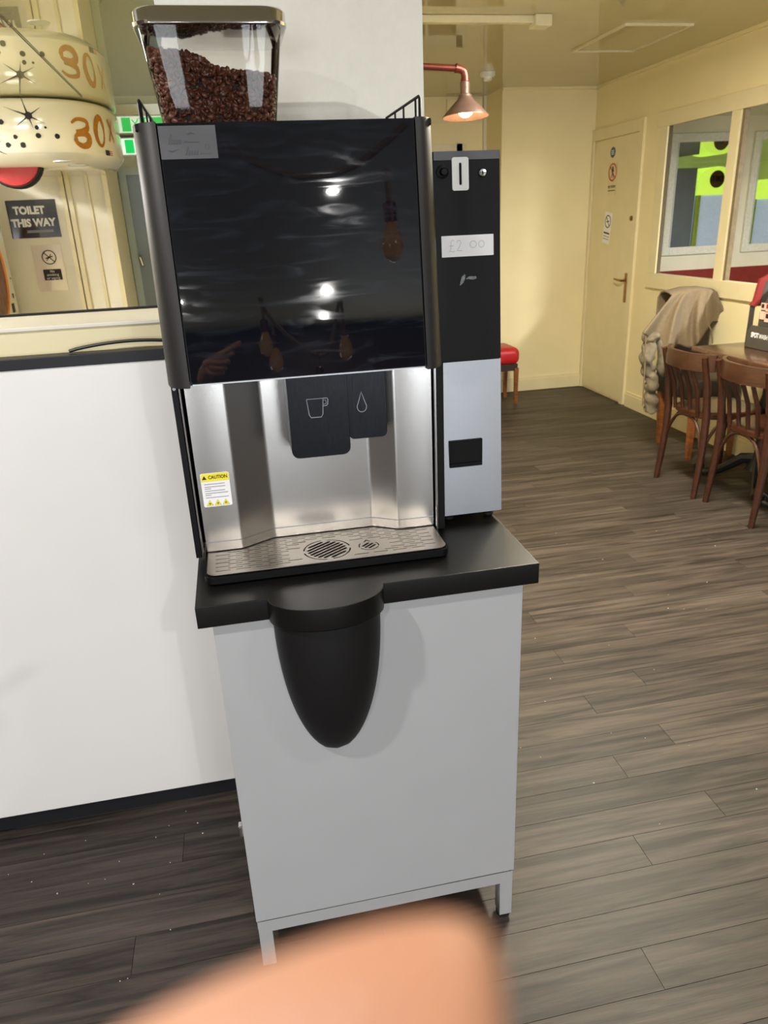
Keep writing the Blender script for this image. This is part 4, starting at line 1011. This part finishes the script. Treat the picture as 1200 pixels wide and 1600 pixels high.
# upholstered chair with the hoodie
uc = thing('upholstered_chair', 'dark leather dining chair with amber wooden legs under a draped hoodie', 'chair', (2.86, 4.15, 0))
obj('seat', box(2.685, 3.0, 3.95, 4.36, .36, .50, bev=.02, seg=3), 'leather', uc, True, ang=60)
obj('backrest', box(2.70, 2.995, 4.30, 4.375, .50, .965, bev=.025, seg=3), 'leather', uc, True, ang=60)
obj('side_wing', box(2.672, 2.70, 4.12, 4.375, .36, .62, bev=.012, seg=3), 'leather', uc, True, ang=60)
for (xx, yy, lx, ly) in ((2.705, 3.975, -.012, -.02), (2.705, 4.34, .02, .0), (2.98, 3.975, 0, -.02), (2.98, 4.34, 0, .02)):
    obj('leg', loft(B(), [[(xx+lx+sx_*.013, yy+ly+sy_*.013, .0) for sx_, sy_ in ((-1, -1), (1, -1), (1, 1), (-1, 1))], [(xx+sx_*.021, yy+sy_*.021, .37) for sx_, sy_ in ((-1, -1), (1, -1), (1, 1), (-1, 1))]]), 'orangewood', uc)
# hoodie: draped over the back, spreading to the left, one sleeve hanging
HY = 4.24
hd_ = thing('grey_hoodie', 'beige grey hooded sweatshirt draped over the leather chair by the door', 'hoodie', (2.84, 4.3, .6))
def interp(P, t):
    n = len(P)-1; k = min(n-1, int(t*n)); f = t*n-k; return [P[k][i]*(1-f)+P[k+1][i]*f for i in range(len(P[0]))]
topE = [(1050, 461), (1075, 454), (1100, 453), (1121, 456)]
midE = [(1029, 487), (1052, 478), (1085, 476), (1127, 480)]
botE = [(1005, 521), (1024, 536), (1043, 550), (1060, 540), (1082, 545), (1096, 530), (1113, 502), (1141, 505)]
bm = B(); G = []; NU, NV = 44, 26
for vv in range(NV+1):
    t = vv/NV; row = []
    for uu in range(NU+1):
        s = uu/NU
        a_, b_, c_ = interp(topE, s), interp(midE, s), interp(botE, s)
        px = a_[0]*(1-t)**2*1 + 2*b_[0]*t*(1-t) + c_[0]*t*t; py = a_[1]*(1-t)**2 + 2*b_[1]*t*(1-t)*1.0 + c_[1]*t*t
        dep = HY + .05*(1-t)**1.5*0 - .03*math.sin(t*1.4) - .042*t*math.sin(s*19+t*1.5+1.2*math.sin(s*5)) - .016*t*math.sin(s*37+2)
        row.append(bm.verts.new(AY(px, py, dep + (.05*s if s > .75 else 0))))
    G.append(row)
# over the back and down behind
for vv in range(1, 9):
    row = []
    for uu in range(NU+1):
        p = G[0][uu].co if vv == 1 else Gtop[uu]
        if vv == 1 and uu == 0: Gtop = [v.co.copy() for v in G[0]]
        t = vv/8; b_ = Gtop[uu]
        row.append(bm.verts.new((b_.x, b_.y+.16*min(1, t*2.2), b_.z+.018*math.sin(min(1, t*2.2)*PI)-.30*max(0, t-.45)/.55)))
    G.insert(0, row)
for a_, b_ in zip(G, G[1:]):
    for k in range(NU): bm.faces.new((a_[k], b_[k], b_[k+1], a_[k+1]))
bmesh.ops.recalc_face_normals(bm, faces=bm.faces[:])
o = obj('body', bm, 'hoodie', hd_, True, ang=180); sm = o.modifiers.new('thick', 'SOLIDIFY'); sm.thickness = .008
rr = random.Random(5)
pts = []; rs = []
for k in range(40):
    t = k/39; px, py = interp([(1016, 522), (1012, 550), (1013, 578), (1019, 600), (1017, 620), (1016, 641)], t)
    pts.append(AY(px+1.5*math.sin(t*15), py, HY-.02+.012*math.sin(t*19))); rs.append((.046-.012*t+.012*max(0, t-.75)*4)*(1+.10*math.sin(t*52)+.12*math.sin(t*31+1)))
bm = B(); tube(bm, pts, rs, 20)
for n_, v in enumerate(bm.verts):
    a_ = (n_ % 20)/20*2*PI; q_ = n_//20
    v.co += Vector((math.sin(q_*1.3+a_*3)*.006+rr.uniform(-1, 1)*.002, math.cos(q_*.9+a_*2)*.007, math.sin(q_*.7+a_*5)*.006))
o = obj('sleeve', bm, 'hoodcam', hd_, True, ang=180); o.modifiers.new('s', 'SUBSURF').levels = 1; o.modifiers['s'].render_levels = 1
pts = [AY(1012+7*math.sin(t*2.6), 524+ (634-524)*t, HY-.05) for t in [k/10 for k in range(11)]]
obj('drawstring', tube(B(), [AY(1009, 524, HY-.055), AY(1008, 560, HY-.06), AY(1006, 600, HY-.06), AY(1004, 634, HY-.06)], .0045, 6), 'hoodie', hd_, True)
pts = [AY(*p, HY-.01) for p in ((1028, 532), (1036, 545), (1036, 560), (1032, 575), (1034, 590))]
o = obj('hanging_fold', tube(B(), pts, [.02, .035, .033, .03, .014], 10), 'hoodcam', hd_, True, ang=180)
obj('hood_cord', tube(B(), [AY(1107, 508, HY-.03), AY(1111, 515, HY-.03), AY(1113, 530, HY-.03), AY(1113, 537, HY-.03)], .0045, 6), 'hoodie', hd_, True)

# display box on the table
BX = 2.74
bs = thing('card_display_box', 'charcoal and red card display box lettered SPOTWASH standing on the table', 'display box', (BX+.1, 3.45, TZT))
by1 = AX(1163, 540, BX).y; by0 = by1-.36
def pz_(px, py): p = AX(px, py, BX); return (by1-p.y, p.z-TZT)
fMb = frame((BX+.002, by1, TZT), (0, -1, 0), (0, 0, 1))
zf = pz_(1175, 508)[1]
obj('front_tray', sheet([[(0, .002), (.36, .002), (.36, zf), (.035, zf), (.012, zf-.03), (0, zf-.02)]], .004, fMb), 'boxgrey', bs)
zt = pz_(1192, 430)[1]; zs_ = pz_(1170, 470)[1]
sdp = [(0, 0), (.20, 0), (.20, zt), (.10, zt), (.04, zt*.93), (.02, zs_), (0, zs_-.02)]
for yy in (by1-.003, by0): 
    # side panel with a cut-out
    o = obj('side_panel', sheet([sdp, [(.03, zf*.9), (.15, zf*.9), (.15, zs_*.9), (.03, zs_*.88)]], .004, frame((BX, yy, TZT), (1, 0, 0), (0, 0, 1))), 'boxgrey', bs)
edge = [(.0, zs_-.02), (.02, zs_), (.04, zt*.93), (.10, zt)]
for yy in (by1-.001, by0-.002):
    bm = B(); loft(bm, [[(BX+x-.006, yy-.012, TZT+z), (BX+x+.028, yy-.012, TZT+z-.012), (BX+x+.028, yy+.006, TZT+z-.012), (BX+x-.006, yy+.006, TZT+z)] for x, z in edge]); obj('red_edge', bm, 'boxred', bs)
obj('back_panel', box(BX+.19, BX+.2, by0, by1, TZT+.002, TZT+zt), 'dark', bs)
hM_ = frame((BX+.045, by1-.03, TZT), (0, -1, 0), (0, 0, 1)); zh = pz_(1196, 449)[1]
crd = obj('header_card', sheet([[(0, zf*.6), (.30, zf*.6), (.30, zs_-.02), (.22, zh), (.08, zh), (.0, zs_-.06)]], .003, hM_), 'boxgrey', bs)
hM2 = frame((BX+.042, by1-.03, TZT), (0, -1, 0), (0, 0, 1))
for (u0, u1, v0, v1, m_) in ((.01, .045, .02, .055, 'cardpink'), (.05, .14, .015, .055, 'cardpink'), (.01, .045, -.03, .012, 'cardpink'), (.055, .13, .03, .052, 'boxred'), (.05, .14, -.04, .01, 'cardpink'), (.018, .036, .03, .05, 'ink'), (.06, .085, -.02, .003, 'ink')):
    z_ = zf+.06
    obj('picture', box(BX+.038-(.002 if m_ != 'cardpink' else 0), BX+.042, by1-.03-u1, by1-.03-u0, TZT+z_+v0, TZT+z_+v1), m_, crd)
obj('lettering', text_bm('SPOT', .036, frame((BX-.0015, by1-.075, TZT+zf*.58), (0, -1, 0), (0, 0, 1)), .0003, bold=.0012, width=.06), 'paper', bs)
obj('lettering', text_bm('WASH', .034, frame((BX-.0015, by1-.142, TZT+zf*.57), (0, -1, 0), (0, 0, 1)), .0003, width=.066), 'paper', bs)

# red stool by the far wall
rs_ = thing('red_stool', 'low stool with rounded red cushion and pale wooden legs by the far wall', 'stool', (2.05, 5.86, 0))
obj('cushion', box(1.84, 2.262, 5.72, 6.05, .33, .47, bev=.05, seg=4), 'red', rs_, True, ang=80)
obj('seat_frame', box(1.86, 2.245, 5.74, 6.03, .28, .335), 'leather', rs_)
for xx in (1.875, 2.238):
    for yy in (5.755, 6.01): obj('leg', loft(B(), [[(xx+a_*.012, yy+b_*.012, 0) for a_, b_ in ((-1, -1), (1, -1), (1, 1), (-1, 1))], [(xx+a_*.017, yy+b_*.017, .30) for a_, b_ in ((-1, -1), (1, -1), (1, 1), (-1, 1))]]), 'orangewood', rs_)

# ================================================================== overhead fittings, partly added for fill light, and festoon reflected in the display
def fill_fitting(x, yy, z, ln, alongx, label):  # housing for the tubes added as room fill
    t = thing('added_ceiling_light', label, 'light', (x, yy, z-.05))
    w2, l2 = (ln/2, .05) if alongx else (.05, ln/2)
    obj('tray', box(x-w2, x+w2, yy-l2, yy+l2, z-.02, z-.0005), 'white', t)
    obj('diffuser', box(x-w2*.96, x+w2*.96, yy-l2*.9, yy+l2*.9, z-.045, z-.0205, bev=.006), 'lamp_on', t)
fill_fitting(1.6, 2.7, ZC, 1.2, False, 'added fill tube light above the dining side')
fill_fitting(-1.9, 3.4, ZL, 1.4, False, 'added fill tube light behind the serving opening')
fill_fitting(4.0, 2.3, ZS, 1.4, False, 'added fill tube light in the side room')
nrm = Vector((0, -1, .125)).normalized()
def mir(px, py, dist):
    d = ray(px, py); P0 = Vector((0, 1.25, 1.237)); t = (P0-CAM).dot(nrm)/d.dot(nrm); P = CAM+d*t
    r = (d - 2*d.dot(nrm)*nrm).normalized(); return P + r*dist
def hit_ceil(px, py):
    d = ray(px, py); P0 = Vector((0, 1.25, 1.237)); t = (P0-CAM).dot(nrm)/d.dot(nrm); P = CAM+d*t
    r = (d - 2*d.dot(nrm)*nrm).normalized(); return P + r*((ZC-P.z)/r.z)
def spot(p, label):
    t = thing('downlight', label, 'light', (p.x, p.y, ZC-.012), 'recessed downlights behind the photographer')
    obj('bezel', lathe(B(), [(.05, -.0005), (.05, -.006), (.036, -.008)], (p.x, p.y, ZC), 'z', 20), 'chrome', t, True)
    obj('lens', lathe(B(), [(.034, -.007), (.034, -.010), (.02, -.0105)], (p.x, p.y, ZC), 'z', 16), 'lamp_on', t, True)
for (x_, y_, p_), lb in zip(DOWN, ('added just left of the photographer', 'added just right of the photographer', 'one step behind the photographer on the right', 'added one step behind the photographer on the left', 'half way to the shop windows on the right', 'half way to the shop windows on the left', 'nearest the right shop window')):
    spot(Vector((x_, y_, ZC)), 'lit recessed ceiling downlight ' + lb)
def festoon(label, pix, dist, r, drops):
    P = [mir(px, py, dist) for px, py in pix]
    t = thing('festoon_cable', label, 'string lights', P[0], 'festoon cables behind the photographer')
    sm_ = []
    for i in range(len(P)-1):
        p0, p1, p2, p3 = P[max(i-1, 0)], P[i], P[i+1], P[min(i+2, len(P)-1)]
        for k in range(6):
            s = k/6; sm_.append(.5*((2*p1)+(-p0+p2)*s+(2*p0-5*p1+4*p2-p3)*s*s+(-p0+3*p1-3*p2+p3)*s**3))
    sm_.append(P[-1])
    obj('flex', tube(B(), sm_, r, 8), 'rope', t, True)
    for (a_, b_) in drops:
        A_, B_ = mir(*a_, dist), mir(*b_, dist); B_ = Vector((A_.x, A_.y, min(B_.z, A_.z-.1)))
        pe = obj('pendant', tube(B(), [A_, B_], r*.8, 8), 'rope', t, True)
        obj('bulb_holder', lathe(B(), [(.012, .03), (.02, .025), (.02, -.03)], B_, 'z', 14), 'copper', pe, True)
        obj('bulb', lathe(B(), [(.014, -.03), (.03, -.075), (.034, -.10), (.026, -.13), (.004, -.145)], B_, 'z', 16), 'amberglass', pe, True)
festoon('thick braided festoon cable looping closest behind the photographer', [(340, 215), (400, 255), (480, 277), (560, 255), (640, 188)], 1.1, .011, [((603, 262), (617, 335))])
festoon('thin festoon cable with hanging bulbs further behind the photographer', [(405, 465), (425, 500), (470, 540), (510, 552), (530, 470)], 2.4, .009, [((408, 465), (410, 510)), ((533, 470), (541, 515)), ((425, 500), (421, 535)), ((496, 550), (496, 560))])

# crumbs and flecks on the floor: too many to count
bm = B(); rc = random.Random(21)
for k in range(80):
    if k < 22: x_, y_ = rc.uniform(-.75, -.12), rc.uniform(1.15, 1.66)
    else: y_ = rc.uniform(.8, 3.2); x_ = rc.uniform(.52, .8+y_*.62)
    s_ = rc.choice((.0012, .0012, .0016, .0022)); h_ = s_*.8; a_ = rc.uniform(0, PI)
    P = [(x_+s_*rc.uniform(.7, 1.4)*math.cos(a_+q*PI/2), y_+s_*rc.uniform(.7, 1.4)*math.sin(a_+q*PI/2)) for q in range(4)]
    loft(bm, [[(p[0], p[1], .0002) for p in P], [(x_+(p[0]-x_)*.6, y_+(p[1]-y_)*.6, h_) for p in P]])
cr = tag(obj('floor_crumbs', bm, mat('pale_crumb', (225, 218, 205), .8)), 'tiny pale crumbs scattered over the plank floor', 'crumbs'); cr['kind'] = 'stuff'

# ================================================================== the photographer's finger over the lens edge
def cs(x, yy, z): return CAM + RT*x - UP*yy + fw*z      # metres right, down, forward of the lens
k = .043/F
tipc = cs(150*k, 838*k, .043)
hand = B()
def chain(P, R_): tube(hand, P, R_, 16)
import itertools
sk_v = []; sk_e = []; sk_r = []
def bone(P, rs, parent=None):
    idx = []
    for p, r in zip(P, rs):
        sk_v.append(tuple(p)); sk_r.append(r); idx.append(len(sk_v)-1)
    if parent is not None: sk_e.append((parent, idx[0]))
    for a_, b_ in zip(idx, idx[1:]): sk_e.append((a_, b_))
    return idx
palm = cs(-.085, .110, -.005)
root = bone([cs(-.10, .20, -.06), cs(-.095, .150, -.03), palm], [.028, .026, .024])
kn = [cs(-.072, .078, .030), cs(-.080, .098, .038), cs(-.090, .118, .038), cs(-.098, .137, .032)]
# index finger: knuckle to the tip in front of the lens
i1 = cs(-.072, .0795, .032)
bone([i1, cs(-.043, .0605, .043), cs(-.020, .0455, .0445), cs(-.007, .0368, .0435), tipc, cs(190*k, 842*k, .0428)], [.0108, .0104, .010, .0098, .0088, .0060], root[2])
for j in (1, 2, 3):
    b0 = kn[j]; bone([b0, b0+RT*.035+UP*.004+fw*.012, b0+RT*.05+fw*-.008, b0+RT*.038+fw*-.026], [.0105, .0092, .0086, .0074], root[2])
bone([cs(-.075, .125, -.03), cs(-.045, .105, -.035), cs(-.018, .092, -.032), cs(.0, .085, -.028)], [.014, .0115, .0105, .008], root[1])
me = bpy.data.meshes.new('hand'); me.from_pydata([tuple(Vector(v)-palm) for v in sk_v], sk_e, [])
ho = bpy.data.objects.new('hand', me); ho.location = palm; COL.objects.link(ho); me.materials.append(M['skin'])
sk = ho.modifiers.new('skin', 'SKIN')
for i_, v in enumerate(me.skin_vertices[0].data): v.radius = (sk_r[i_], sk_r[i_]); v.use_root = (i_ == 0)
ho.modifiers.new('sub', 'SUBSURF').levels = 2; ho.modifiers['sub'].render_levels = 2; sk.use_smooth_shade = True
ORG[ho.name] = palm.copy()
tag(ho, "photographer's blurred fingertip reaching over the lower edge of the picture", 'hand')
